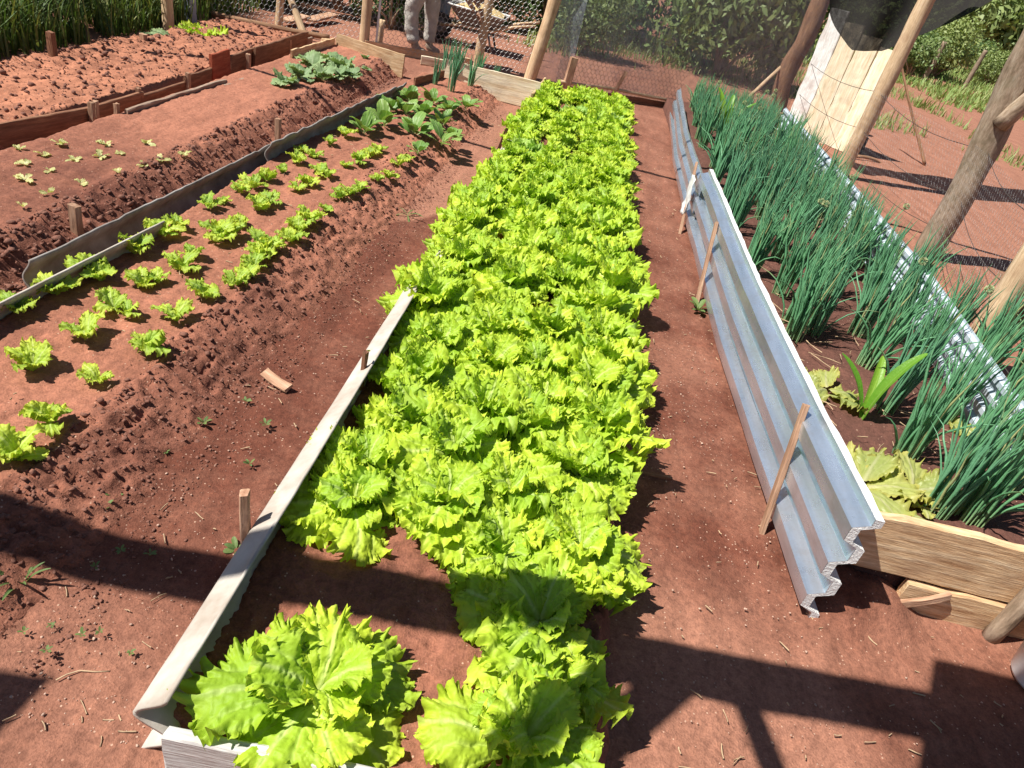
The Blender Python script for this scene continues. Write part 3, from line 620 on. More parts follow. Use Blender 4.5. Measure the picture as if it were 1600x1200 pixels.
# ---- spring onions
def onion_mesh(name, n_, hmin, hmax, seed, spread=0.055, lean=(0.10, 0.0), sides=4, fall=0.05):
    r_ = np.random.RandomState(seed); V = []; Fa = []; vein = []; edge = []
    for b in range(n_):
        a = r_.rand() * 6.28; rb = spread * math.sqrt(r_.rand()); bx, by = rb * math.cos(a), rb * math.sin(a)
        Hh = hmin + (hmax - hmin) * r_.rand() ** 0.7; out = 0.02 + 0.20 * r_.rand() ** 1.8; dry = r_.rand(); a2 = a + r_.randn() * 0.7
        if r_.rand() < fall: out += 0.5; Hh *= 0.8
        segs = 7; w = 0.0030 + 0.0022 * r_.rand(); path = []
        for k in range(segs + 1):
            t = k / segs; o_ = out * Hh * (t ** 1.7); 
            path.append((bx + math.cos(a2) * o_ + lean[0] * Hh * t ** 1.4 + 0.006 * r_.randn() * t, by + math.sin(a2) * o_ + lean[1] * Hh * t ** 1.4 + 0.006 * r_.randn() * t, Hh * (t - 0.28 * out * t * t * t * 1.6)))
        radii = [w * (0.75 + 0.9 * min(1, 3 * k / segs)) * (1 - (k / segs) ** 3 * 0.92) for k in range(segs + 1)]
        v, f = tube_geo(path, radii, sides, False); o0 = len(V); V += v; Fa += [tuple(i + o0 for i in q) for q in f]
        for k in range(segs + 1):
            vein += [max(0, 0.9 - 9 * k / segs * 0.5)] * sides; edge += [1.0 if dry < .025 else (min(1, max(0, (k - segs + 2.2) * .5)) if dry < .2 else .05 * dry)] * sides
    return mesh_np(name, np.array(V), np.array(Fa), True, {'vein': np.array(vein), 'edge': np.array(edge)}, M['onion'])
ON_BIG = [onion_mesh('onion_blades', 28 + 5 * (i % 3), .28, .56, 700 + i, .045, (-.06 + .06 * (i % 3), -.04 + .05 * (i % 3))) for i in range(9)]
ON_NEAR = [onion_mesh('onion_blades', 36, .30, .58, 720 + i, .055, (-.04 + .06 * i, .03)) for i in range(4)]
def flower_head(parent, loc, rad_=0.022):
    r_ = np.random.RandomState(int(abs(loc[0]) * 1e4) % 9999); V = []; Fa = []
    for k in range(70):
        d = Vector(r_.randn(3)).normalized(); x = d.orthogonal().normalized(); y = d.cross(x); c = d * rad_ * .55; tpt = d * rad_; i0 = len(V)
        V += [c, tpt + x * .0045, tpt + d * .002, tpt - x * .0045, tpt + y * .0045, tpt - y * .0045]; Fa += [(i0, i0 + 1, i0 + 2, i0 + 3), (i0, i0 + 4, i0 + 2, i0 + 5)]
    return link('flower_head', mesh_np('flower_head', np.array([tuple(v) for v in V]), np.array(Fa), True, {'vein': np.zeros(len(V)), 'edge': np.zeros(len(V))}, M['chiveflower']), parent, loc)
def onion(loc, label, mesh_, s_=1.0, flower=None, group='spring onion clumps'):
    t = thing('spring_onion', label, 'onion', loc, group)
    b = link('blades', mesh_, t, None, (0, 0, U(-.6, .6)), s_); b['kind'] = 'stuff'
    if flower:
        st = tube('flower_stalk', [Vector(loc), Vector(loc) + Vector((flower[0] * .4, flower[1] * .4, flower[2] * .55)), Vector(loc) + Vector(flower)], .003, M['onion'], t, 5)
        for nm_ in ('vein', 'edge'):
            st.data.attributes.new(nm_, 'FLOAT', 'POINT')
        flower_head(t, flower)
    return t
NEAR = [(1238, 530), (1337, 523), (1352, 572), (1380, 640), (1412, 715), (1460, 800), (1510, 812), (1500, 735), (1560, 770), (1470, 655), (1530, 690), (1590, 720), (1425, 585), (1500, 615), (1560, 640), (1598, 660),
        (1400, 530), (1465, 545), (1530, 570), (1590, 590)]
k = 0
for i, (px, py) in enumerate(NEAR):
    p = at(px, py, .14); p.z = .13
    fl = {1: (.16, .05, .50), 7: (.2, .1, .42), 12: (.12, .02, .55)}.get(i)
    onion(p, 'spring onion clump%s, %s from the far end of the front patch' % (' with round flower' if fl else '', ORD[i]), ON_NEAR[i % 4], U(.92, 1.1), fl)
yy = 3.75; rw = 0
while yy < 10.2:
    cols = [1.32, 1.56, 1.80, 2.03, 2.24]
    for c, cx in enumerate(cols):
        if yy < 4.1 and c > 1: continue
        x = cx + 0.006 * yy + U(-.06, .06); y = yy + U(-.07, .07)
        if yy < 4.1 and c == 0: x += .1
        fl = (.14, U(-.05, .05), U(.4, .5)) if rr.rand() < .10 else None
        onion((x, y, .13), 'spring onion clump %s, %s row behind front patch' % (['beside the left tin', 'second from the left tin', 'in mid-bed', 'second from the right tin', 'beside the right tin'][c], ORD[rw]) + (', flowering' if fl else ''), ON_BIG[rr.randint(9)], U(.9, 1.12) * (1.0 if yy < 8.5 else .85), fl)
    yy += .33; rw += 1
GB = 'spring onions at the far end of the seedling bed'
SM = [onion_mesh('onion_blades', 18, .25, .42, 760 + i, .035, (.05, 0), 4, .05) for i in range(3)]
for i, (px, py) in enumerate([(680, 132), (695, 120), (705, 142), (712, 125), (735, 135), (745, 128), (772, 134)]):
    p = at(px, py, .1); p.z = .09
    onion(p, 'thin spring onion tuft in front of the far cross board, %s from the left' % ORD[i], SM[i % 3], [.8, 1.1, 1.25, 1.2, .9, .9, .7][i], None, GB)

# ---- corn-like seedling leaves in the onion bed, wilted lettuces
def blade_leaf(name, L, Wd, th0, th1, seed, mat): return leaf_mesh(name, L, Wd, th0, th1, seed, mat, .12, 24, .15, .2, .9, .05, 0.0, 1, .8)
CORN = [blade_leaf('corn_leaf', .42, .065, rad(80), rad(40), 800 + i, M['corn']) for i in range(3)]
for (px, py, n_, s_, lab) in [(1345, 655, 3, .95, 'bright green broad-bladed corn seedling leaning over bare soil in the front onion patch'), (1122, 218, 5, 1.25, 'yellow-green broad-bladed corn plant at the far left end of the onion bed')]:
    p = at(px, py, .14); p.z = .13
    lv = [(CORN[j % 3], -1.4 + 1.1 * j + U(-.3, .3), rad(U(-12, 10)), U(.7, 1.1), .004, 0, 0) for j in range(n_)]
    rosette('corn_seedling', lab, 'corn plant', None, p, lv, s_)
for (px, py, n_, s_, lab) in [(1290, 612, 5, 1.0, 'flattened pale lettuce lying against the tin panel, farthest of the wilted ones'), (1345, 760, 6, 1.1, 'large wilted yellow-green lettuce by the tin panel corner'), (1425, 765, 5, 1.0, 'wilted pale lettuce under the onion blades right of the tin corner'), (1450, 815, 3, .8, 'small limp lettuce leaves just behind the front board'), (1530, 690, 3, .8, 'browned limp lettuce between onion clumps near the right tin')]:
    p = at(px, py, .16); p.z = .15; y0 = U(0, 6)
    lv = [(LIB_W[rr.randint(6)], y0 + 6.283 * j / n_ + U(-.4, .4), rad(U(-5, 12)), U(.8, 1.1), .01, U(.0, .03), rad(U(-20, 20))) for j in range(n_)]
    rosette('wilted_lettuce', lab, 'lettuce', None, p, lv, s_)

# ---- weeds on the paths
def weed(p, s_, label, n_=6, group='weed sprouts on the left path'):
    y0 = U(0, 6); lv = [(LIB_WD[rr.randint(6)], y0 + 6.283 * j / n_ + U(-.3, .3), rad(U(-5, 20)), U(.7, 1.1), .002, 0.002, rad(U(-15, 15))) for j in range(n_)]
    return rosette('weed_sprout', label, 'weed', group, p, lv, s_ * .62)
WEEDS = [(158, 630), (195, 652), (255, 676), (318, 665), (385, 632), (258, 712), (180, 783), (165, 803), (415, 668), (40, 995), (82, 985), (130, 1000), (157, 995), (205, 1025), (75, 1025), (390, 730), (150, 893), (235, 870), (190, 868)]
for i, (px, py) in enumerate(sorted(WEEDS, key=lambda q: -q[1])):
    p = at(px, py, 0); p.z = .012 if px > 200 else .02
    weed(p, U(.7, 1.2) * (.7 if py > 860 else 1), 'tiny green weed sprout on the left path, %s nearest the camera' % ORD[i], rr.randint(4, 7))
weed(at(28, 790), 2.8, 'larger dusty green weed at the left photo edge above the beam shadow', 7, None)
weed(at(1090, 485), 2.9, 'feathery green weed at the foot of the long tin panel', 9, None)
weed(at(370, 860), 1.6, 'pale weed at the foot of the stake beside the pale board', 6, None)
GR = [blade_leaf('grass_leaf', .22, .02, rad(70), rad(10), 830 + i, M['weed']) for i in range(3)]
p = at(35, 920); lv = [(GR[j % 3], 6.283 * j / 9 + U(-.3, .3), rad(U(-15, 10)), U(.5, 1.1), .004, 0, 0) for j in range(9)]
rosette('grass_tuft', 'green grass tuft half in the beam shadow at the left edge', 'grass', None, p, lv, .6)
p = at(636, 338); lv = [(GR[j % 3], 6.283 * j / 6 + U(-.4, .4), rad(U(-60, -30)), U(.4, .8), .004, .01, 0) for j in range(6)]
rosette('dry_tuft', 'withered plant scrap on the left path past the wet front', 'weed', None, p, lv, .9)

# ------------------------------------------------------------------ borders of the beds
def wave_sheet(name, pts, prof, thick, mat, parent, seed=0, chip=0.006):
    """profile prof [(x,z)] extruded along pts [(x,y,z)], a thin sheet with a ragged upper edge"""
    P = [Vector(p) for p in pts]; n_ = 2
    dense = []
    for a, b in zip(P[:-1], P[1:]):
        m_ = max(2, int((b - a).length / 0.05))
        for i in range(m_): dense.append(a.lerp(b, i / m_))
    dense.append(P[-1]); prof = np.array(prof); k = len(prof)
    tg = np.gradient(prof, axis=0); nr = np.stack([tg[:, 1], -tg[:, 0]], -1); nr /= np.linalg.norm(nr, axis=1)[:, None]
    A = prof + nr * thick / 2; Bp = prof - nr * thick / 2; ring = np.concatenate([A, Bp[::-1]]); K = len(ring); V = []
    for i, p in enumerate(dense):
        up = chip * (vnoise(i * .55, seed * 7.7) + 0.8 * vnoise(i * 1.7, seed * 3.1) - .9) * 1.3
        for j, (x, z) in enumerate(ring):
            w = max(0, (z - prof[:, 1].min()) / (np.ptp(prof[:, 1]))) ** 3
            V.append((p.x + x + 0.004 * (vnoise(i * .2, j * .1 + seed) - .5), p.y, p.z + z + up * w))
    n_ = len(dense)
    Fa = [(i * K + j, (i + 1) * K + j, (i + 1) * K + (j + 1) % K, i * K + (j + 1) % K) for i in range(n_ - 1) for j in range(K)]
    Fa += [(j, j + 1, K - 2 - j, K - 1 - j) for j in range(k - 1)]; e0 = (n_ - 1) * K
    Fa += [(e0 + K - 1 - j, e0 + K - 2 - j, e0 + j + 1, e0 + j) for j in range(k - 1)]
    base = parent.location if parent is not None else Vector((0, 0, 0))
    V = np.array(V) - np.array(base)
    return link(name, mesh_np(name, V, Fa, True, None, mat), parent)
zs = np.linspace(-0.04, 0.215, 26)
S_PROF = [(0.038 * math.cos((z - 0.215) / 0.155 * 2 * math.pi), z) for z in zs]
t = thing('corrugated_border', 'pale corrugated fibre cement strip edging the lettuce bed on the left', 'bed border', (-.57, 2, 0))
wave_sheet('sheet_piece', [(-.585, .80, 0), (-.575, 2.0, 0), (-.572, 3.35, 0)], S_PROF, .009, M['cement_white'], t, 1, .004)
wave_sheet('sheet_piece', [(-.560, 3.30, -.05), (-.545, 5.9, -.07)], S_PROF, .009, M['cement_white'], t, 2, .008)
wave_sheet('sheet_piece', [(-.540, 5.85, -.07), (-.53, 8.0, -.08)], S_PROF, .009, M['cement_white'], t, 3, .01)
tag(plank('border_plank', (-.545, 8.02, 0), (-.50, 9.15, 0), .2, .025, M['wood_pale'], 4), 'short pale plank closing the far left corner of the lettuce bed', 'plank')
tag(plank('front_plank', (-.535, .775, 0), (.52, .80, 0), .165, .03, M['wood_white'], 5), 'whitewashed grey board across the front end of the lettuce bed', 'plank')
# stakes
def stake(pb, pt_h, lean, label, w=.035, mat='wood_stake', seed=0, z0=-.05):
    p0 = Vector(pb); p0.z = z0; p1 = Vector(pb) + Vector((lean[0], lean[1], pt_h))
    o = plank('wooden_stake', p0, p1, w, w * .75, M[mat], seed, None, U(-.3, .3), .003, .002)
    return tag(o, label, 'stake')
stake(at(385, 872), .27, (-.005, .01), 'short split wooden stake beside the pale board in the near foreground', .035, seed=11)
stake(at(560, 640), .26, (.005, .03), 'thin reddish stake leaning on the pale board halfway along', .022, 'wood_brown', 12)
stake(at(778, 236), .2, (.05, .02), 'thin dark stake at the far part of the left path', .025, 'wood_brown', 13)
stake(at(438, 232, .05), .2, (0, 0), 'pale stake where two grey sheets overlap', .04, seed=14)
stake(at(128, 375, .02), .17, (.01, 0), 'stubby pale stake behind the grey sheet near the left edge', .05, seed=15)
stake(at(92, 112), .28, (0, 0), 'dark square stump at the back of the bare bed', .06, 'wood_brown', 16)
stake(at(230, 86), .17, (0, 0), 'short pale stump at the back of the bare bed', .06, 'wood_stake', 17)
stake(at(888, 145), .42, (.02, 0), 'broad wooden stake behind the far end of the lettuce bed', .10, 'wood_stake', 18)
stake(at(955, 155), .36, (.12, .02), 'thin wooden stake leaning right behind the lettuces', .05, 'wood_stake', 19)
stake(at(1095, 172), .3, (.02, 0), 'thin reddish stake behind the end of the tin panel', .04, 'wood_brown', 20)
# grey sheet between seedling bed and sprout bed
zs = np.linspace(-0.03, 0.20, 20); G_PROF = [(0.022 * math.cos((z - 0.20) / 0.175 * 2 * math.pi), z) for z in zs]
t = thing('grey_sheet_border', 'row of grey fibre cement sheets edging the seedling bed', 'bed border', (-1.95, 3, 0))
a0, a1 = at(50, 410, .17), at(445, 216, .17); wave_sheet('sheet_piece', [(a0.x - .03, a0.y, -.03), (a1.x - .03, a1.y, -.03)], G_PROF, .009, M['cement_grey'], t, 4, .008)
a0, a1 = at(-60, 496, .19), at(240, 341, .19); wave_sheet('sheet_piece', [(a0.x, a0.y, -.01), (a1.x + .03, a1.y, -.01)], G_PROF, .008, M['cement_white'], t, 5, .003)
a0, a1 = at(412, 222, .22), at(632, 128, .22); wave_sheet('sheet_piece', [(a0.x + .03, a0.y, .03), (a1.x, a1.y, .02)], G_PROF, .010, M['cement_grey'], t, 6, .014)
# sprout bed: weathered planks on its left, corner boards at the far end
t = thing('plank_border', 'weathered grey planks edging the left side of the sprout bed', 'bed border', (-3.03, 6, 0))
for i, (p0, p1, h) in enumerate([((195, 203), (352, 150), .11), ((348, 156), (425, 128), .09)]):
    a0, a1 = at(*p0), at(*p1); plank('plank', a0, a1, h + .03, .025, M['wood_grey'], 30 + i, t, .12)
plank('plank', (-2.98, 2.0, -.02), tuple(at(192, 206)), .10, .025, M['wood_brown'], 33, t, .1)
for i, (px, py) in enumerate([(195, 205), (228, 178)]):
    a0 = at(px, py); plank('peg', a0 + Vector((-.03, 0, -.03)), a0 + Vector((-.03, 0, .17)), .03, .03, M['wood_stake'], 36 + i, t)
a, b, c, d = at(455, 112), at(520, 88), at(530, 92), at(628, 122)
t = thing('corner_boards', 'pale wooden boards forming the far corner of the sprout bed', 'bed border', a)
plank('plank', a, b, .20, .02, M['wood_pale'], 40, t); plank('plank', b + Vector((.02, .02, 0)), d, .24, .02, M['wood_pale'], 41, t, -.05)
a, b = at(640, 128), at(836, 172)
t = thing('cross_board', 'long pale pinkish board across the far end of the seedling bed and path', 'bed border', at(700, 140))
plank('plank', at(690, 135), b, .29, .022, M['wood_slab'], 43, t, -.04)
plank('plank', at(645, 150), at(690, 137), .18, .02, M['wood_brown'], 44, t)
# bare bed: row of odd planks
t = thing('odd_plank_border', 'row of mismatched brown planks edging the bare red bed', 'bed border', (-3.22, 6, 0))
specs = [((-60, 248), (142, 203), .15, 'wood_brown'), ((146, 200), (222, 174), .14, 'wood_brown'), ((220, 176), (290, 150), .12, 'wood_brown'), ((288, 152), (334, 132), .16, 'wood_brown'),
         ((358, 122), (398, 108), .20, 'wood_brown'), ((395, 112), (478, 82), .22, 'wood_brown'), ((440, 92), (486, 78), .14, 'wood_grey')]
for i, (p0, p1, h, mt) in enumerate(specs): 
    o = plank('plank', at(*p0), at(*p1), h, .024, M[mt], 50 + i, t, .06)
o = plank('plank', at(333, 136), at(358, 126), .26, .03, M['wood_red'], 58, t, -.05); o['label'] = 'red stained board standing taller than its neighbours'
plank('plank', at(362, 136), at(396, 124), .10, .02, M['wood_grey'], 59, t, .5)
for i, (px, py) in enumerate([(145, 206), (150, 204), (292, 152), (386, 118), (450, 92)]):
    a0 = at(px, py); plank('peg', a0 + Vector((.03, 0, -.04)), a0 + Vector((.03, 0, .19)), .035, .03, M['wood_stake'], 60 + i, t)
# onion bed front board with a split-off lower plank and a grey stake
t = thing('front_board', 'weathered pale wooden board across the front of the onion bed', 'bed border', (1.5, 1.87, 0))
plank('board', (1.17, 1.875, .13), (2.45, 1.885, .13), .235, .035, M['wood_pale'], 70, t, 0, .006)
plank('board', (1.50, 1.862, -.04), (2.45, 1.872, -.04), .165, .032, M['wood_pale'], 71, t, 0, .006)
plank('splint', (1.51, 1.838, .02), (1.64, 1.842, .115), .03, .016, M['wood_stake'], 72, t)
tag(log('leaning_prop', at(1548, 995) + Vector((0, 0, -.03)), at(1548, 995) + Vector((.06, .03, .62)), .030, .034, M['log_bark'], 73, None, .01), 'grey wooden prop standing against the front board at the right edge', 'stake')

# ------------------------------------------------------------------ tin panels
def tin_panel(name, label, pts, prof, foam_t, mat_f=True, seed=0, dents=0.006, skin='tin'):
    base = Vector(pts[0]); base.z = 0
    t = thing(name, label, 'tin panel', base)
    P = []
    for a, b in zip(pts[:-1], pts[1:]):
        m_ = max(2, int((Vector(b) - Vector(a)).length / 0.06))
        for i in range(m_): P.append(Vector(a).lerp(Vector(b), i / m_))
    P.append(Vector(pts[-1])); prof = np.array(prof); k = len(prof)
    def shell(off0, off1, jit):
        V = []; r_ = np.random.RandomState(seed)
        for i, p in enumerate(P):
            for off in (off0, off1):
                rng_ = range(k) if off == off0 else range(k - 1, -1, -1)
                for j in rng_:
                    x, z = prof[j]; sag = dents * (fbm(np.array(i * .12), np.array(z * 5 + seed), 2) - .5) * 2
                    e = jit * (r_.rand() - .5) * 2 if off == off1 else 0
                    V.append((p.x + x * p_scale + off + sag + e - base.x, p.y - base.y + (e if i in (0, len(P) - 1) else 0), p.z + z + (e if j in (0, k - 1) else 0)))
        K = 2 * k; n_ = len(P)
        Fa = [(i * K + j, i * K + (j + 1) % K, (i + 1) * K + (j + 1) % K, (i + 1) * K + j) for i in range(n_ - 1) for j in range(K)]
        Fa += [(K - 1 - j, K - 2 - j, j + 1, j) for j in range(k - 1)]; e0 = (n_ - 1) * K
        Fa += [(e0 + j, e0 + j + 1, e0 + K - 2 - j, e0 + K - 1 - j) for j in range(k - 1)]
        return V, Fa
    p_scale = 1.0
    V, Fa = shell(0, .0016, 0); link('tin_skin', mesh_np('tin_skin', np.array(V), Fa, False, None, M[skin]), t)
    if foam_t:
        V, Fa = shell(.0022, .0022 + foam_t, .002); link('foam_backing', mesh_np('foam_backing', np.array(V), Fa, False, None, M['foam']), t)
    return t
def trap(n_, pitch, depth, z0, lip=0.02, crest=.35):
    P = [(0, z0)]; z = z0
    for i in range(n_):
        P += [(0, z + pitch * (.5 - crest / 2) * .55), (-depth, z + pitch * (.5 - crest / 2)), (-depth, z + pitch * (.5 + crest / 2)), (0, z + pitch * (1 - (.5 - crest / 2) * .55)), (0, z + pitch)]
        z += pitch
    out = []
    for p in P:
        if not out or (abs(p[0] - out[-1][0]) + abs(p[1] - out[-1][1])) > 1e-4: out.append(p)
    return out
prof_near = trap(3, .155, .05, 0)
tin_panel('tin_panel', 'long galvanised ribbed tin panel with white foam edge beside the right path', [(1.155, 1.70, 0), (1.115, 2.4, 0), (1.07, 3.4, 0), (1.05, 5.5, 0.0)], prof_near, .028, seed=1)
prof_far = trap(3, .13, .028, 0)
tin_panel('tin_panel', 'narrower grey tin sheet standing behind the long panel at the far right path', [(1.035, 5.3, 0), (1.045, 7.2, 0), (1.13, 9.5, .02)], prof_far, .0, seed=2)
tin_panel('tin_panel', 'bright corrugated tin sheet behind the spring onions, near the peeled post', [tuple(at(1228, 168, .46) + Vector((0, 0, -.46))), tuple(at(1440, 410, .46) + Vector((0, 0, -.46)))], trap(6, .077, .018, 0), 0, seed=3, skin='tin_bright')
tin_panel('tin_panel', 'corrugated tin sheet behind the nearest onions at the right photo edge', [tuple(at(1425, 395, .44) + Vector((.025, 0, -.44))), tuple(at(1640, 690, .44) + Vector((.0, 0, -.44)))], trap(6, .075, .018, 0), 0, seed=4, skin='tin_bright')
def strip_stake(pa, pb, za, zb, w, label, seed):
    q0, q1 = Vector(pa), Vector(pb)
    o = plank('wooden_stake', q0, q1, w, .02, M['wood_stake'], seed, None, 0, .003, .002)
    return tag(o, label, 'stake')
a0 = Vector((1.062, 2.10, -.02)); strip_stake(a0, (1.075, 2.30, .46), 0, 0, .035, 'split wooden stake propping the near end of the long tin panel', 81)
strip_stake((0.985, 4.06, -.02), (.995, 4.40, .40), 0, 0, .04, 'wooden stake leaning on the middle of the long tin panel', 82)
strip_stake((.965, 5.28, -.02), (.985, 5.75, .42), 0, 0, .03, 'grey twisted stick against the overlap of the two tin panels', 83)
# white plastic rag caught at the overlap
def rag(name, label, c, sx, sz, seed):
    n_ = 14; u = np.linspace(-1, 1, n_); A, B = np.meshgrid(u, u, indexing='ij')
    V = np.stack([c[0] + .02 * (fbm(A * 2 + 3, B * 2 + seed, 3) - .5) * 2.4, c[1] + A * sx * (1 + .3 * (vnoise(B * 2, A * 0 + seed) - .5)), c[2] + B * sz * (1 + .4 * (vnoise(A * 2 + 9, A * 0 + seed) - .5))], -1).reshape(-1, 3)
    o = link(name, mesh_np(name, V, grid_faces(n_, n_), True, None, M['cloth_white'])); so_ = o.modifiers.new('thickness', 'SOLIDIFY'); so_.thickness = .004
    return tag(o, label, 'cloth')
rag('plastic_rag', 'crumpled white plastic rag stuck between the two tin panels', (.962, 5.48, .25), .10, .15, 8)

# ------------------------------------------------------------------ fences, posts
def hexwire(name, p0, p1, h0, h1, cell, rw_, mat, parent, wob=.01):
    p0, p1 = Vector(p0), Vector(p1); L = (p1 - p0).length; d = (p1 - p0).normalized(); nrm = Vector((-d.y, d.x, 0))
    base = parent.location; V = []; Fa = []; sx = cell; sz = cell * .86
    def pt(s_, z): 
        w = wob * 2 * (float(vnoise(s_ * 2.2, z * 2.2)) - .5); return p0 + d * s_ + nrm * w + Vector((0, 0, z)) - base
    def seg(a, b):
        i0 = len(V); dd = (b - a).normalized(); x = nrm; y = dd.cross(x)
        for q in (a, b):
            for j in range(3):
                an = 2.094 * j; V.append(q + (x * math.cos(an) + y * math.sin(an)) * rw_)
        for j in range(3): Fa.append((i0 + j, i0 + (j + 1) % 3, i0 + 3 + (j + 1) % 3, i0 + 3 + j))
    nz = int((h1 - h0) / sz); ns = int(L / sx)
    for r_ in range(nz):
        for c_ in range(ns):
            ox = (.5 * sx if r_ % 2 else 0); x0 = c_ * sx + ox; z0 = h0 + r_ * sz
            a, b, c2 = pt(x0, z0), pt(x0, z0 + sz * .5), pt(x0 + sx * .5, z0 + sz)
            seg(a, b); seg(b, c2); seg(b, pt(x0 - sx * .5, z0 + sz))
    o = link(name, mesh_np(name, np.array([tuple(v) for v in V]), np.array(Fa), True, None, mat), parent); o['kind'] = 'stuff'
    return o
FB = [at(332, 30), at(478, 64), at(571, 76), at(745, 106), at(826, 124)]       # foot of the wire fence from left to right
t = thing('wire_fence', 'chicken wire fence on rough posts behind the left beds', 'fence', FB[2])
for a, b in ((FB[0], FB[2]), (FB[2], FB[4])): hexwire('wire_mesh', a, b, .03, 1.25, .058, .0021, M['wire'], t)
log('bottom_rail', FB[0] + Vector((0, 0, .06)), FB[1] + Vector((.25, .08, .07)), .035, .03, M['log_brown'], 90, t, .02)
log('bottom_rail', FB[1] + Vector((.2, -.02, .05)), FB[2] + Vector((0, -.02, .05)), .03, .03, M['wood_pale'], 91, t, .01)
plank('bottom_board', FB[2] + Vector((0, -.04, -.02)), FB[3] + Vector((-.1, -.04, -.02)), .12, .025, M['wood_pale'], 92, t)
plank('bottom_board', at(660, 98) + Vector((0, -.1, 0)), at(720, 112), .10, .03, M['wood_slab'], 93, t)
log('post', FB[2] + Vector((-.02, 0, -.1)), FB[2] + Vector((-.03, 0, 1.7)), .062, .055, M['log_pale'], 94, t, .01)
log('post', FB[3] + Vector((0, 0, -.1)), FB[3] + Vector((.03, 0, 1.8)), .062, .058, M['log_pale'], 95, t, .01)
log('post', FB[4] + Vector((0, 0, -.1)), FB[4] + Vector((.22, .05, 1.9)), .085, .075, M['log_pale'], 96, t, .01)
log('pole', FB[2] + Vector((.12, .02, 0)), FB[2] + Vector((.14, .02, 1.6)), .014, .014, M['cloth_white'], 97, t, 0, 0)
log('brace', at(478, 62) + Vector((0, 0, 0)), at(478, 62) + Vector((-.75, .5, .95)), .042, .036, M['log_pale'], 98, t, .01)
tag(log('fence_post', at(264, 48) + Vector((0, 0, -.1)), at(264, 48) + Vector((-.04, 0, 1.6)), .055, .05, M['log_pale'], 99, None, .01), 'peeled pale post standing at the weedy back of the bare bed', 'post')
tag(log('fence_post', at(298, 34) + Vector((0, 0, -.1)), at(298, 34) + Vector((0, 0, 1.6)), .065, .06, M['log_blue'], 100, None, .01), 'bluish grey post at the left end of the wire fence', 'post')
# shade-cloth fence on the right
NB = [at(866, 140), at(1000, 162), at(1060, 170), at(1190, 186), at(1222, 190)]
def cloth_sheet(name, pts, h0, h1, mat, parent, seed, wob=.05, top=None):
    base = parent.location if parent is not None else Vector((0, 0, 0)); L = [0]
    for a, b in zip(pts[:-1], pts[1:]): L.append(L[-1] + (b - a).length)
    n_, m_ = 60, 14; V = []; uv = []
    for i in range(n_):
        s_ = L[-1] * i / (n_ - 1); k_ = max(j for j in range(len(L)) if L[j] <= s_ + 1e-6); k_ = min(k_, len(pts) - 2); f_ = (s_ - L[k_]) / (L[k_ + 1] - L[k_]); p = Vector(pts[k_]).lerp(Vector(pts[k_ + 1]), f_)
        d = (Vector(pts[k_ + 1]) - Vector(pts[k_])).normalized(); nn = Vector((-d.y, d.x, 0))
        for j in range(m_):
            z = h0 + (h1 - h0) * j / (m_ - 1); w = wob * (float(fbm(np.array(s_ * 1.6 + seed), np.array(z * 1.1), 3)) - .5) * 2
            q = p + nn * w + Vector((0, 0, z)) - base; V.append(tuple(q)); uv.append((s_, z))
    me = mesh_np(name, np.array(V), grid_faces(n_, m_), True, None, mat)
    ul = me.uv_layers.new(name='UVMap'); idx = np.zeros(len(me.loops), np.int32); me.loops.foreach_get('vertex_index', idx)
    ul.data.foreach_set('uv', np.array(uv, np.float32)[idx].ravel())
    return link(name, me, parent)
t = thing('shade_cloth_fence', 'grey see-through shade cloth fence behind the lettuce and onion beds', 'fence', NB[1])
cloth_sheet('shade_cloth', NB, .02, 1.75, M['net_grey'], t, 3)
hexwire('wire_mesh', NB[0] + Vector((0, -.03, 0)), NB[2] + Vector((0, -.03, 0)), .02, 1.2, .06, .0018, M['wire_dark'], t)
log('bottom_rail', NB[0] + Vector((.05, -.05, .12)), NB[2] + Vector((0, -.05, .11)), .022, .018, M['log_pale'], 101, t, .02)
log('bottom_rail', NB[2] + Vector((.1, -.05, .10)), NB[4] + Vector((0, -.05, .12)), .022, .018, M['log_pale'], 102, t, .02)
plank('skirting', NB[0] + Vector((.1, -.02, -.03)), NB[2] + Vector((0, -.02, -.03)), .1, .02, M['wood_brown'], 103, t)
log('brace', at(1140, 182) + Vector((0, -.05, .05)), at(1210, 178) + Vector((-.02, -.03, .95)), .028, .024, M['log_pale'], 104, t, .01)
t2 = thing('hanging_cloth', 'bluish shade cloth bunched beside the leaning pale post', 'shade cloth', FB[4] + Vector((.1, .05, 0)))
cloth_sheet('cloth', [FB[4] + Vector((.08, .06, 0)), FB[4] + Vector((.32, .1, 0)), FB[4] + Vector((.52, .06, 0))], .02, 1.75, M['net_blue'], t2, 9, .10)

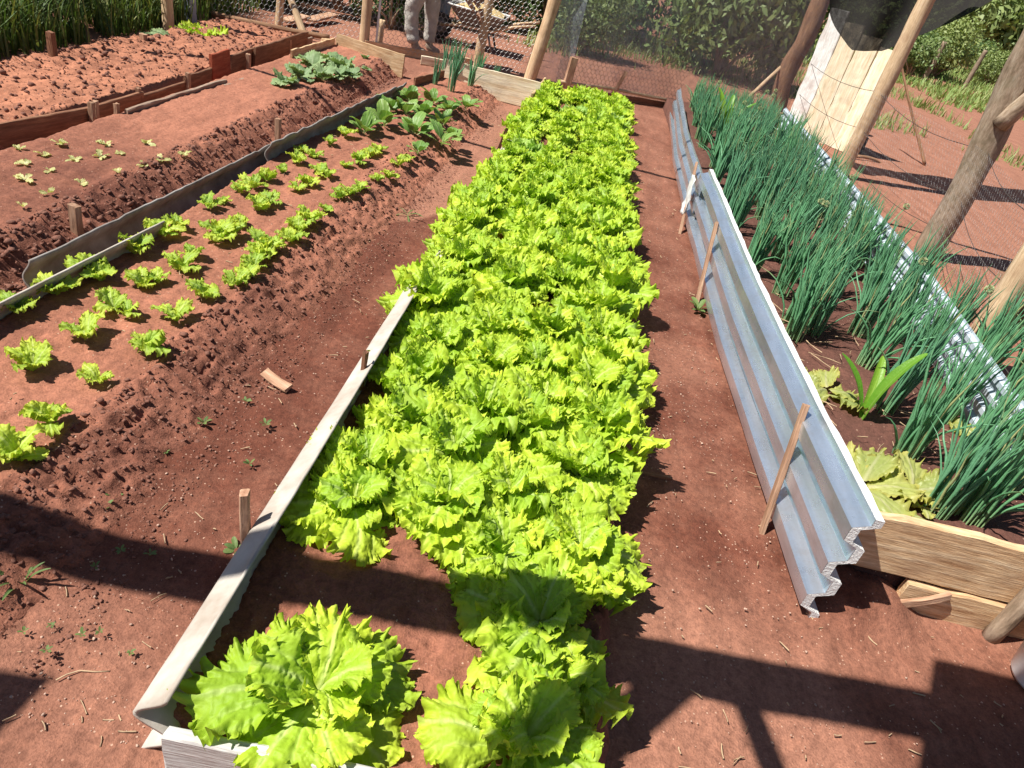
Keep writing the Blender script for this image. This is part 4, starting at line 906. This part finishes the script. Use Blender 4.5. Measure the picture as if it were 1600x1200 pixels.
# right-hand posts, slabs
CP = at(1208, 184)
t = thing('corner_post', 'thick split brown corner post where the two fences meet', 'post', CP)
log('trunk', CP + Vector((0, 0, -.1)), CP + Vector((-.02, 0, 2.6)), .135, .115, M['log_brown'], 110, t, .05, .22)
log('side_pole', CP + Vector((.20, -.22, -.1)), CP + Vector((.22, -.1, 1.35)), .05, .045, M['log_pale'], 111, t, .02)
SLB = [(2.98, 11.00, .26, 1.58, 'wood_white', .0), (3.17, 10.80, .27, 1.47, 'wood_slab', .02), (3.37, 10.61, .28, 1.38, 'wood_slab', .05), (3.57, 10.42, .28, 1.30, 'wood_slab', .08)]
SL_L = ['grey weathered slab nearest the split corner post', 'orange-streaked cream slab leaning next to the grey one', 'middle cream sawn slab leaning in the fence corner', 'outermost cream sawn slab nearest the peeled post']
for i, (px, py, w, h, mt, ln) in enumerate(SLB):
    p = Vector((px, py, 0)); p1 = p + Vector((.03 + ln * .4, .09, h))
    o = plank('timber_slab', p + Vector((w / 2, -w / 2, -.02)), p1 + Vector((w / 2, -w / 2, 0)), w, .035, M[mt], 120 + i, None, 0, .008, .01)
    q, L = frame_from(p, p1, Vector((-.72, .69, 0))); o.rotation_quaternion = q
    tag(o, SL_L[i], 'slab', 'sawn slabs leaning in the corner')
PP = at(1312, 275)
tag(log('fence_post', PP + Vector((0, 0, -.1)), PP + Vector((.08, 0, 2.7)), .085, .08, M['log_pale'], 130, None, .02), 'smooth peeled post rising behind the far right tin sheet', 'post')
TP = at(1448, 400)
t = thing('rough_post', 'thick barky tree trunk post behind the right tin sheets', 'post', TP)
log('trunk', TP + Vector((0, 0, -.15)), TP + Vector((-.14, 0, 2.6)), .115, .125, M['log_bark'], 131, t, .05, .16)
log('branch_stub', TP + Vector((-.05, -.06, 1.15)), TP + Vector((.10, -.30, 1.75)), .07, .05, M['log_bark'], 132, t, .01)
NP = at(1500, 575)
tag(log('fence_post', NP + Vector((0, 0, -.1)), NP + Vector((-.02, .02, 2.5)), .072, .07, M['log_pale'], 133, None, .03), 'peeled post at the right photo edge rising among the onions', 'post')
tag(log('fence_post', NP + Vector((.26, .14, -.1)), NP + Vector((.2, .14, 1.6)), .045, .045, M['log_brown'], 134, None, .02), 'slim dark post behind the peeled post at the right edge', 'post')
# wires strung between the right-hand posts
t = thing('strand_wires', 'thin wires strung along the right-hand posts', 'wire', PP)
for z0 in (.25, .55, .95):
    pts = [CP, PP, TP, NP, NP + Vector((.1, -2.2, 0))]; path = []
    for a, b in zip(pts[:-1], pts[1:]):
        for i in range(8):
            f_ = i / 8; path.append(a.lerp(b, f_) + Vector((0, 0, z0 - .10 * 4 * f_ * (1 - f_))))
    tube('wire', path, .003, M['wire_dark'], t, 4)
hx = thing('wire_fence', 'loose chicken wire stretched along the right-hand posts', 'fence', TP)
hexwire('wire_mesh', TP + Vector((-.12, 0, 0)), NP + Vector((-.02, 0, 0)), .25, 1.0, .06, .0006, M['wire'], hx)
hexwire('wire_mesh', PP + Vector((-.08, 0, 0)), TP + Vector((-.12, 0, 0)), .25, 1.0, .06, .0006, M['wire'], hx)
# black shade net sagging at the upper right
def sag_net():
    A = CP + Vector((.1, -.3, 2.2)); V = []; uv = []; n_, m_ = 40, 30
    c00, c10 = Vector((2.2, 9.2, 2.15)), Vector((5.6, 10.6, 3.1))      # upper edge, out of the picture
    low = [Vector((2.45, 9.3, 1.55)), Vector((2.72, 9.0, 1.27)), Vector((3.13, 9.0, 1.32)), Vector((3.89, 9.0, 2.01)), Vector((5.0, 9.4, 2.9))]
    for i in range(n_):
        u = i / (n_ - 1); f_ = u * 4; k_ = min(3, int(f_)); lo = low[k_].lerp(low[k_ + 1], f_ - k_); up = c00.lerp(c10, u)
        for j in range(m_):
            v = j / (m_ - 1); p = lo.lerp(up, v); p.y += .12 * math.sin(u * 16 + v * 2) * (1 - v * .5); V.append(tuple(p)); uv.append((u * 3, v * 1.2))
    me = mesh_np('shade_net', np.array(V), grid_faces(n_, m_), True, None, M['net_black']); ul = me.uv_layers.new(name='UVMap'); idx = np.zeros(len(me.loops), np.int32); me.loops.foreach_get('vertex_index', idx)
    ul.data.foreach_set('uv', np.array(uv, np.float32)[idx].ravel())
    return tag(link('shade_net', me), 'black shade net sagging from above between the right-hand posts', 'shade net')
sag_net()
# things in the yard on the right
bp = at(1322, 232)
t = thing('dark_crate', 'small dark crate behind the peeled post in the yard', 'crate', bp)
for i, (dx, dy, L_, al) in enumerate([(-.16, -.12, .34, 0), (-.16, .14, .34, 0)]):
    plank('side', bp + Vector((dx, dy, .02)), bp + Vector((dx + L_, dy, .02)), .2, .02, M['dark_plastic'], 140 + i, t)
for i, dx in enumerate((-.15, .17)): plank('side', bp + Vector((dx, -.10, .02)), bp + Vector((dx, .12, .02)), .2, .02, M['dark_plastic'], 143 + i, t)
plank('bottom', bp + Vector((-.15, 0, .02)), bp + Vector((.17, 0, .02)), .02, .22, M['dark_plastic'], 146, t)
tag(log('thin_rod', at(1445, 258), at(1445, 258) + Vector((-.95, .5, 1.35)), .022, .014, M['log_brown'], 150, None, .02), 'thin brown rod leaning towards the peeled post in the yard', 'rod')
tag(log('fallen_branch', at(1335, 248) + Vector((0, 0, .03)), at(1448, 262) + Vector((0, 0, .02)), .022, .015, M['log_brown'], 151, None, .12), 'dark fallen branch on the yard ground beyond the onions', 'branch')
# white bucket at the right edge
BP = at(1622, 1068)
def bucket():
    prof = [(0, .005), (.085, .005), (.095, .02), (.118, .20), (.124, .202), (.124, .212), (.116, .214), (.112, .20), (.09, .03), (0, .025)]
    n_ = 40; V = []; 
    for (r_, z) in prof:
        for j in range(n_): a = 6.28318 * j / n_; V.append((r_ * math.cos(a), r_ * math.sin(a), z))
    k_ = len(prof); Fa = [(i * n_ + j, i * n_ + (j + 1) % n_, (i + 1) * n_ + (j + 1) % n_, (i + 1) * n_ + j) for i in range(k_ - 1) for j in range(n_)]
    t = thing('white_bucket', 'white plastic bucket cut off by the right photo edge', 'bucket', BP)
    link('body', mesh_np('body', np.array(V), np.array(Fa), True, None, M['plastic_white']), t)
    path = [(0.125 * math.cos(a), .125 * math.sin(a) * .2 - .125 * math.sin(a) * .9, .19 - .05 * math.sin(a)) for a in np.linspace(0, math.pi, 14)]
    V, Fa = tube_geo(path, .003, 6); link('handle', mesh_np('handle', np.array(V), Fa, True, None, M['wire']), t)
bucket()
# wood chips on the paths
tag(plank('wood_chip', at(413, 585) + Vector((0, 0, .012)), at(452, 612) + Vector((0, 0, .012)), .010, .042, M['wood_stake'], 160, None, .3), 'flat reddish wood chip lying on the left path', 'wood chip')
tag(plank('wood_chip', at(1000, 738) + Vector((0, 0, .006)), at(1048, 752) + Vector((0, 0, .006)), .006, .014, M['wood_brown'], 161, None, .1), 'thin wood sliver on the right path by the lettuces', 'wood chip')
def curl(px):
    return [at(*p) + Vector((0, 0, .006)) for p in px]
tag(tube('dry_straw', curl([(88, 1065), (105, 1056), (125, 1050), (150, 1052), (172, 1051)]), .002, M['straw'], None, 5), 'long dry stem lying on the dry earth at the lower left', 'straw')

# ------------------------------------------------------------------ the man and the wheelbarrow behind the fence
def skin_mesh(name, joints, edges, mat, parent, sub=2, root=0):
    me = bpy.data.meshes.new(name); me.from_pydata([j[:3] for j in joints], edges, []); me.materials.append(mat)
    o = link(name, me, parent); sk = o.modifiers.new('skin', 'SKIN'); sk.use_smooth_shade = True
    for i, j in enumerate(joints):
        v = me.skin_vertices[0].data[i]; rr_ = j[3] if isinstance(j[3], tuple) else (j[3], j[3]); v.radius = rr_; v.use_root = (i == root)
    s_ = o.modifiers.new('sub', 'SUBSURF'); s_.levels = sub; s_.render_levels = sub
    return o
mp_ = at(652, 82); mp_.z = 0
t = thing('person', 'person in faded grey trousers and tan boots bending over behind the wire fence', 'person', mp_)
# joints in metres, x to the right; bent forward to the right
B = [(.0, .02, .90, (.15, .12)), (.14, .02, 1.08, (.14, .12)), (.32, .02, 1.22, (.16, .13)), (.42, .02, 1.27, .07), (.50, .02, 1.28, .055),        # pelvis .. neck
     (.60, .02, 1.26, .10), (.66, .02, 1.20, .085),                                                                                              # head
     (.0, -.09, .84, .10), (-.12, -.10, .50, .062), (-.03, -.10, .10, .045), (.08, -.10, .035, .04),                                            # near leg
     (.04, .13, .84, .10), (.10, .14, .47, .062), (.10, .15, .10, .045), (.21, .15, .035, .04),                                                   # far leg
     (.38, -.18, 1.18, .06), (.46, -.22, .92, .045), (.62, -.18, .72, .032), (.69, -.17, .66, .03),                                               # near arm
     (.38, .22, 1.18, .06), (.46, .26, .92, .045), (.62, .22, .72, .032), (.69, .21, .66, .03)]
E_ = [(0, 1), (1, 2), (2, 3), (3, 4), (4, 5), (5, 6), (0, 7), (7, 8), (8, 9), (9, 10), (0, 11), (11, 12), (12, 13), (13, 14), (2, 15), (15, 16), (16, 17), (17, 18), (2, 19), (19, 20), (20, 21), (21, 22)]
skin_mesh('body', B, E_, M['skin'], t)
TR = [(.0, .02, .92, (.18, .145)), (.0, -.09, .82, .135), (-.12, -.10, .50, .105), (-.09, -.10, .30, .088), (-.03, -.10, .11, .095), (.05, .13, .82, .13), (.10, .14, .47, .10), (.10, .15, .28, .082), (.10, .15, .11, .078), (.10, .02, 1.04, (.16, .14))]
tro = skin_mesh('trousers', TR, [(0, 1), (1, 2), (2, 3), (3, 4), (0, 5), (5, 6), (6, 7), (7, 8), (0, 9)], M['denim'], t)
SH = [(.10, .02, 1.04, (.165, .145)), (.20, .02, 1.14, (.165, .145)), (.33, .02, 1.22, (.175, .15)), (.40, .02, 1.26, .10), (.38, -.18, 1.18, .085), (.44, -.21, .98, .07), (.38, .22, 1.18, .085), (.44, .25, .98, .07)]
skin_mesh('shirt', SH, [(0, 1), (1, 2), (2, 3), (2, 4), (4, 5), (2, 6), (6, 7)], M['shirt'], t)
ct = bpy.data.textures.new('creases', 'CLOUDS'); ct.noise_scale = .09
dm = tro.modifiers.new('creases', 'DISPLACE'); dm.texture = ct; dm.strength = .045; dm.mid_level = .5
skin_mesh('hair', [(.56, .02, 1.33, .075), (.63, .02, 1.30, .085), (.69, .02, 1.25, .05)], [(0, 1), (1, 2)], M['hair'], t)
for s_, (x0, y0) in enumerate([(-.03, -.10), (.10, .15)]):
    skin_mesh('boot', [(x0, y0, .16, .062), (x0 + .01, y0, .06, .060), (x0 + .10, y0, .045, (.05, .045)), (x0 + .17, y0, .04, (.045, .038))], [(0, 1), (1, 2), (2, 3)], M['boot'], t)
for s_ in (-1, 1):                                                  # hands: palm with five fingers closing on the handles
    hx_, hy_ = .69, (-.17 if s_ < 0 else .21); J = [(hx_, hy_, .66, .032), (hx_ + .05, hy_, .63, (.036, .02))]; E2 = [(0, 1)]
    for f_ in range(4):
        b_ = len(J); yo = (f_ - 1.5) * .02; ln = [.9, 1.05, 1.0, .8][f_]
        J += [(hx_ + .075, hy_ + yo, .615, .0095), (hx_ + .085 + .015 * ln, hy_ + yo, .585, .009), (hx_ + .075, hy_ + yo, .56, .008)]; E2 += [(1, b_), (b_, b_ + 1), (b_ + 1, b_ + 2)]
    b_ = len(J); J += [(hx_ + .03, hy_ - s_ * .04, .615, .0105), (hx_ + .055, hy_ - s_ * .045, .58, .009)]; E2 += [(0, b_), (b_, b_ + 1)]
    skin_mesh('hand', J, E2, M['skin'], t, 1)
wb = at(742, 74); wb.z = 0
t = thing('wheelbarrow', 'old wheelbarrow heaped with sand behind the wire fence', 'wheelbarrow', wb)
def tray():
    lo = [(-.22, -.18, .30), (.24, -.18, .30), (.24, .18, .30), (-.22, .18, .30)]; hi = [(-.42, -.30, .52), (.40, -.30, .48), (.40, .30, .48), (-.42, .30, .52)]
    V = lo + hi + [(x * .94, y * .94, z + .012) for x, y, z in lo] + [(x * .96, y * .95, z) for x, y, z in hi]
    Fa = [(3, 2, 1, 0), (8, 9, 10, 11)]
    for i in range(4):
        j = (i + 1) % 4; Fa += [(i, j, 4 + j, 4 + i), (8 + j, 8 + i, 12 + i, 12 + j), (4 + i, 4 + j, 12 + j, 12 + i)]
    o = link('tray', mesh_np('tray', np.array(V), Fa, False, None, M['barrow']), t); bv = o.modifiers.new('bevel', 'BEVEL'); bv.width = .012; bv.segments = 2
    path = [(x * 1.01, y * 1.01, z + .004) for x, y, z in (hi + hi[:1])]; v, f = tube_geo(path, .012, 6); link('rim', mesh_np('rim', np.array(v), f, True, None, M['cloth_white']), o)
tray()
for s_ in (-1, 1):
    v, f = tube_geo([(-.55, s_ * .06, .20), (-.2, s_ * .16, .27), (.25, s_ * .22, .29), (.55, s_ * .26, .42), (.85, s_ * .27, .50)], [.02, .02, .02, .019, .017], 8); link('handle', mesh_np('handle', np.array(v), f, True, None, M['log_pale']), t)
    v, f = tube_geo([(.18, s_ * .2, .28), (.28, s_ * .22, .0)], .015, 6); link('leg', mesh_np('leg', np.array(v), f, True, None, M['barrow']), t)
def ring(R_, r_, n_=28, m_=8):
    V = [((R_ + r_ * math.cos(b)) * math.cos(a), r_ * math.sin(b), (R_ + r_ * math.cos(b)) * math.sin(a)) for a in np.linspace(0, 6.28318, n_, endpoint=False) for b in np.linspace(0, 6.28318, m_, endpoint=False)]
    Fa = [(i * m_ + j, i * m_ + (j + 1) % m_, ((i + 1) % n_) * m_ + (j + 1) % m_, ((i + 1) % n_) * m_ + j) for i in range(n_) for j in range(m_)]
    return np.array(V), np.array(Fa)
V, Fa = ring(.145, .035); wh = link('wheel', mesh_np('wheel', V, Fa, True, None, M['rubber']), t, (-.56, 0, .18))
V, Fa = ring(.06, .055); link('rim', mesh_np('rim', V, Fa, True, None, M['barrow']), wh)
n_ = 24; a = np.linspace(-1, 1, n_); A, Bm = np.meshgrid(a, a, indexing='ij'); rr2 = np.clip(1 - (A ** 2 + Bm ** 2) * .55, 0, 1)
V = np.stack([A * .36, Bm * .26, .44 + .14 * rr2 + .02 * (fbm(A * 6 + 3, Bm * 6, 3) - .5)], -1).reshape(-1, 3)
tag(link('sand_heap', mesh_np('sand_heap', V, grid_faces(n_, n_), True, None, M['sand']), None, wb), 'heap of yellow sand in the wheelbarrow', 'sand')
# loose boards lying behind the wire fence
for i, (p0, p1, lab) in enumerate([((430, 46), (462, 40), 'reddish board lying in the shade behind the wire fence, upper one'), ((468, 44), (508, 36), 'reddish board lying in the shade behind the wire fence, lower one')]):
    tag(plank('loose_board', at(*p0) + Vector((0, .3, .05)), at(*p1) + Vector((0, .3, .07)), .03, .16, M['wood_stake'], 170 + i), lab, 'board')
for i, (px, py, h, lab) in enumerate([(428, 44, .5, 'short pale post behind the diagonal brace'), (612, 40, .9, 'slim reddish post left of the bending person'), (585, 76, .32, 'stubby stake at the foot of the white pole'),]):
    tag(log('short_post', at(px, py) + Vector((0, .15, -.05)), at(px, py) + Vector((.02, .15, h)), .05, .045, M['log_pale'], 175 + i, None, .01), lab, 'post')
for i, (px, py) in enumerate([(690, 30), (730, 18)]):
    tag(log('tree_trunk', at(px, py) + Vector((0, 0, -.1)), at(px, py) + Vector((.1, .1, 2.4)), .10, .08, M['log_blue'], 180 + i, None, .05, .15), ['dark blue-grey trunk right of the bending person', 'second blue-grey trunk farther right behind the wheelbarrow'][i], 'tree trunk')

# ------------------------------------------------------------------ overhead timbers (out of the picture) whose shadows fall into it
def lift(p, z): return Vector((p.x, p.y, 0)) + Vector((-SUN_DIR.x, -SUN_DIR.y, 0)) * (z / math.tan(SUN_EL)) + Vector((0, 0, z))
t = thing('timber_frame', 'rough timber beam frame overhead whose shadow crosses the front of the beds', 'timber frame', (-3.9, 1.2, 0))
zb = 2.45
a, b = lift(at(0, 848), zb), lift(at(1600, 1150), zb); d = (b - a); a2 = a - d * .75; b2 = b + d * 1.6
plank('beam', a2, b2, .10, .165, M['wood_grey'], 190, t)
log('post', Vector((a2.x + .1, a2.y, -.1)), Vector((a2.x + .1, a2.y, zb)), .07, .065, M['log_pale'], 191, t)
log('post', Vector((b2.x - .1, b2.y, -.1)), Vector((b2.x - .1, b2.y, zb)), .07, .065, M['log_pale'], 192, t)
def rafter(px0, px1, w, seed, ext=1.6, z=zb - .03):
    p, q = lift(at(*px0), z), lift(at(*px1), z); q = p + (q - p).normalized() * ext
    return plank('rafter', p, q, .06, w, M['wood_grey'], seed, t)
rafter((1150, 1075), (1200, 1200), .055, 193); rafter((1075, 1040), (955, 1140), .12, 194, 1.1)
def roof(pix, label, z, seed):
    P = [lift(at(*p), z) for p in pix]; n_ = 14; V = []
    for i in range(n_):
        for j in range(n_):
            u, v = i / (n_ - 1), j / (n_ - 1); p = P[0].lerp(P[1], u).lerp(P[3].lerp(P[2], u), v); V.append((p.x, p.y, p.z + .012 * math.sin(u * 40)))
    o = link('roof_sheet', mesh_np('roof_sheet', np.array(V), grid_faces(n_, n_), True, None, M['tin'])); m_ = o.modifiers.new('thickness', 'SOLIDIFY'); m_.thickness = .006
    return tag(o, label, 'roof sheet')
roof([(1458, 1028), (2100, 1180), (2000, 1700), (1405, 1390)], 'roof sheet overhead at the front right casting a dark block of shadow', zb + .06, 1)
roof([(85, 1055), (-420, 1010), (-900, 1500), (-130, 1280)], 'roof sheet overhead at the front left casting a small triangle of shadow', zb + .06, 2)
t = thing('crooked_pole', 'crooked pole overhead whose thin shadow crosses all the beds', 'pole', (3.2, 6.5, 0))
path = [lift(at(*p), 2.35) for p in [(150, 103), (320, 108), (470, 150), (530, 178), (610, 205), (700, 213), (780, 237), (880, 250), (980, 262), (1055, 280)]]
path = [path[0] + Vector((-1.2, -.2, 0))] + path + [Vector((1.0, 6.75, 2.35)), Vector((TP.x - .1, TP.y, 2.3))]
tube('pole', path, .032, M['log_bark'], t, 8)
log('post', Vector((path[0].x, path[0].y, -.1)), Vector((path[0].x, path[0].y, 2.4)), .05, .05, M['log_bark'], 195, t)

# ------------------------------------------------------------------ vegetation behind
def shrub_mesh(name, rx, ry, rz, n_, lsz, seed, mat, lumps=9):
    r_ = np.random.RandomState(seed); C = []
    for i in range(lumps):
        a = r_.rand() * 6.28; q = r_.rand() ** .6; C.append((rx * .65 * q * math.cos(a), ry * .65 * q * math.sin(a), rz * (.35 + .95 * r_.rand()), .30 + .35 * r_.rand()))
    C = np.array(C); idx = r_.randint(lumps, size=n_); d = r_.randn(n_, 3); d /= np.linalg.norm(d, axis=1)[:, None]; rad_ = r_.rand(n_) ** .45
    pos = C[idx, :3] + d * (rad_ * C[idx, 3])[:, None] * np.array([rx, ry, rz * .8]); pos[:, 2] = np.abs(pos[:, 2])
    nrm = d + r_.randn(n_, 3) * .8 + np.array([0, 0, .5]); nrm /= np.linalg.norm(nrm, axis=1)[:, None]
    tx = np.cross(nrm, r_.randn(n_, 3)); tx /= np.linalg.norm(tx, axis=1)[:, None]; ty = np.cross(nrm, tx); s_ = lsz * (.6 + .8 * r_.rand(n_))[:, None]
    V = np.stack([pos - ty * s_, pos + tx * s_ * .42 + nrm * s_ * .12, pos + ty * s_, pos - tx * s_ * .42 + nrm * s_ * .12], 1).reshape(-1, 3)
    Fa = np.arange(n_ * 4).reshape(-1, 4)
    sh = np.repeat(r_.rand(n_), 4)
    return mesh_np(name, V, Fa, True, {'vein': sh * 0, 'edge': sh * .8}, mat), C
SHR = [shrub_mesh('crown', 1.0, .9, 1.0, 5200, .05, 900 + i, M['bush'], 10) for i in range(4)] + [shrub_mesh('crown', 1.0, .9, 1.0, 5200, .055, 910 + i, M['bush2'], 10) for i in range(3)]
FLW = shrub_mesh('crown', 1.0, .9, 1.0, 1600, .06, 930, M['flower'], 6)
def shrub(loc, s_, k, label, group, squash=1.0, flower=False):
    t = thing('shrub', label, 'shrub', loc, group); me, C = SHR[k]
    link('crown', me, t, None, (0, 0, U(0, 6.28)), (s_, s_, s_ * squash))
    V = []; Fa = []
    for c_ in C[:6]:
        v, f = tube_geo([(0, 0, -.1), (c_[0] * .3 * s_, c_[1] * .3 * s_, c_[2] * .5 * s_ * squash), (c_[0] * s_, c_[1] * s_, c_[2] * s_ * squash)], [.035 * s_, .025 * s_, .008 * s_], 6); o0 = len(V); V += v; Fa += [tuple(i + o0 for i in q) for q in f]
    link('trunk', mesh_np('trunk', np.array(V), Fa, True, None, M['log_bark']), t)
    if flower: link('blossom', FLW[0], t, (0, 0, .9 * s_), (0, 0, U(0, 6)), (s_ * .5, s_ * .5, s_ * .35))
    return t
GV = 'shrubs behind the fences'
for i, (px, py, s_, k, sq) in enumerate([(1120, 118, 1.35, 4, 1.3), (1195, 132, 1.0, 1, 1.4), (1070, 92, 1.2, 0, 1.2), (1000, 40, 1.3, 2, 1.2), (920, 40, 1.3, 3, 1.2), (860, 35, 1.2, 0, 1.2), (1160, 70, 1.4, 5, 1.3), (1250, 80, 1.6, 1, 1.5)]):
    shrub(at(px, py), s_, k, 'dense green shrub behind the shade cloth, %s of that thicket' % ORD[i], GV, sq)
for i, (x, y, s_, k) in enumerate([(-1.0, 14.6, 1.1, 1), (-2.3, 14.6, 1.2, 2), (-3.9, 11.6, .9, 5), (.5, 16.5, 1.4, 3), (-4.9, 10.6, .9, 0), (-3.4, 13.0, 1.1, 2), (-5.3, 12.0, 1.1, 1), (-3.0, 11.2, .7, 3), (-0.2, 13.6, .7, 4)]):
    shrub((x, y, 0), s_, k, 'shrub beyond the wire fence and wheelbarrow, %s of that clump' % ORD[i], GV, 1.1)
GL2 = 'shrubs along the left side'
for i, (x, y, s_, k) in enumerate([(-5.15, 5.3, .62, 0), (-5.2, 6.5, .7, 3), (-5.3, 7.7, .7, 1), (-5.4, 8.9, .75, 2), (-6.6, 7.2, 1.0, 2), (-5.3, 4.2, .6, 2), (-6.5, 9.2, 1.0, 3), (-6.4, 5.6, .9, 1)]):
    shrub((x, y, 0), s_, k, 'dark shrub in the weedy strip left of the bare bed, %s from the front' % ORD[i], GL2, 1.0)
GF = 'shrubs on the far bank'
for i in range(26):
    u = i / 25; x = 8.5 + 16 * u + U(-1, 1); y = 26 + 6 * u + U(-1.5, 2.5) + (4 if i % 3 == 0 else 0)
    shrub((x, y, 0), U(.7, 1.3), 4 + rr.randint(3) if i % 2 else rr.randint(7), 'shrub on the far bank of the right yard%s, %s from the left' % (' with yellow flowers' if i in (5, 13) else '', ORD[i]), GF, U(.8, 1.15), i in (5, 13))
for i in range(14):
    x = 14 + i * 3.4 + U(-1, 1); y = 44 + U(-3, 8)
    shrub((x, y, 0), U(2.6, 3.6), 4 + rr.randint(3), 'tall shrub in the back line beyond the far bank, %s from the left' % ORD[i], GF, U(.9, 1.2))
for i, (px, py) in enumerate([(1440, 130), (1505, 138)]):
    p = at(px, py); tag(log('far_fence_post', p + Vector((0, 0, -.1)), p + Vector((.1, 0, 1.25)), .075, .07, M['log_bark'], 200 + i, None, .02), ['pale fence post on the far bank under the yellow flowers', 'second pale fence post on the far bank, nearer the barky trunk'][i], 'post')
def grass(name, label, spots, seed, hmin, hmax, mat, wid=.006):
    r_ = np.random.RandomState(seed); n_ = len(spots); sp_ = np.array(spots); a = r_.rand(n_) * 6.28; h = hmin + (hmax - hmin) * r_.rand(n_) ** 1.5; le = h * (.15 + .7 * r_.rand(n_))
    dx, dy = np.cos(a), np.sin(a); w = wid * (.6 + .8 * r_.rand(n_)); V = np.zeros((n_, 8, 3))
    for k_, t_ in enumerate((0, .4, .75, 1.0)):
        cx = sp_[:, 0] + dx * le * t_ ** 2; cy = sp_[:, 1] + dy * le * t_ ** 2; cz = sp_[:, 2] + h * (t_ - .3 * (le / h) * t_ ** 2.5); ww = w * (1 - t_ * .9)
        V[:, 2 * k_] = np.stack([cx - dy * ww, cy + dx * ww, cz], -1); V[:, 2 * k_ + 1] = np.stack([cx + dy * ww, cy - dx * ww, cz], -1)
    f = np.array([[0, 1, 3, 2], [2, 3, 5, 4], [4, 5, 7, 6]]); Fa = (f[None] + (np.arange(n_) * 8)[:, None, None]).reshape(-1, 4)
    ed = np.repeat(r_.rand(n_) ** 3, 8)
    return tag(link(name, mesh_np(name, V.reshape(-1, 3), Fa, True, {'vein': ed * 0, 'edge': ed}, mat)), label, 'grass', kind='stuff')
r = np.random.RandomState(77)
sp = []
while len(sp) < 30000:
    x, y = -9 + 4.55 * r.rand(), 2.5 + 9.5 * r.rand()
    if x < -4.35 - .10 * math.sin(y * 2.3) and (fbm(np.array(x * 1.5), np.array(y * 1.5), 2) > .30): sp.append((x, y, 0))
grass('tall_grass', 'tall dark grass and weeds left of the bare bed', sp, 1, .25, .95, M['grass'], .009)
sp = []
for i in range(90000):
    x, y = 5 + 30 * r.rand(), 14 + 34 * r.rand()
    if y > 19.5 + 1.6 * math.sin(x * .7) and fbm(np.array(x * .5), np.array(y * .5), 2) > .45: sp.append((x, y, 0))
grass('yard_grass', 'patchy light green grass along the far side of the yard', sp, 2, .08, .36, M['lawn'], .022)
sp = []
for i in range(16000):
    x, y = -8 + 16 * r.rand(), 12.6 + 9 * r.rand()
    if fbm(np.array(x * .6 + 9), np.array(y * .6), 2) > (.56 if y < 14.3 else .44): sp.append((x, y, 0))
grass('back_grass', 'dry grass and weeds on the ground behind the fences', sp, 3, .06, .32, M['bush2'], .012)
# distant wooded hills
xs = np.linspace(-260, 420, 90); ys = np.linspace(110, 330, 40); X, Y = np.meshgrid(xs, ys, indexing='ij')
Hh = sstep(110, 230, Y) * (10 + 16 * fbm(X * .012, Y * .012, 3, 5)) + 3.0 * sstep(110, 130, Y) * billow(X * .11, Y * .11, 3, 6) - .6
o = link('hills', mesh_np('hills', np.stack([X, Y, Hh], -1).reshape(-1, 3), grid_faces(90, 40), True, None, M['hill'])); o['kind'] = 'structure'; o['label'] = 'distant wooded hills at the upper right'
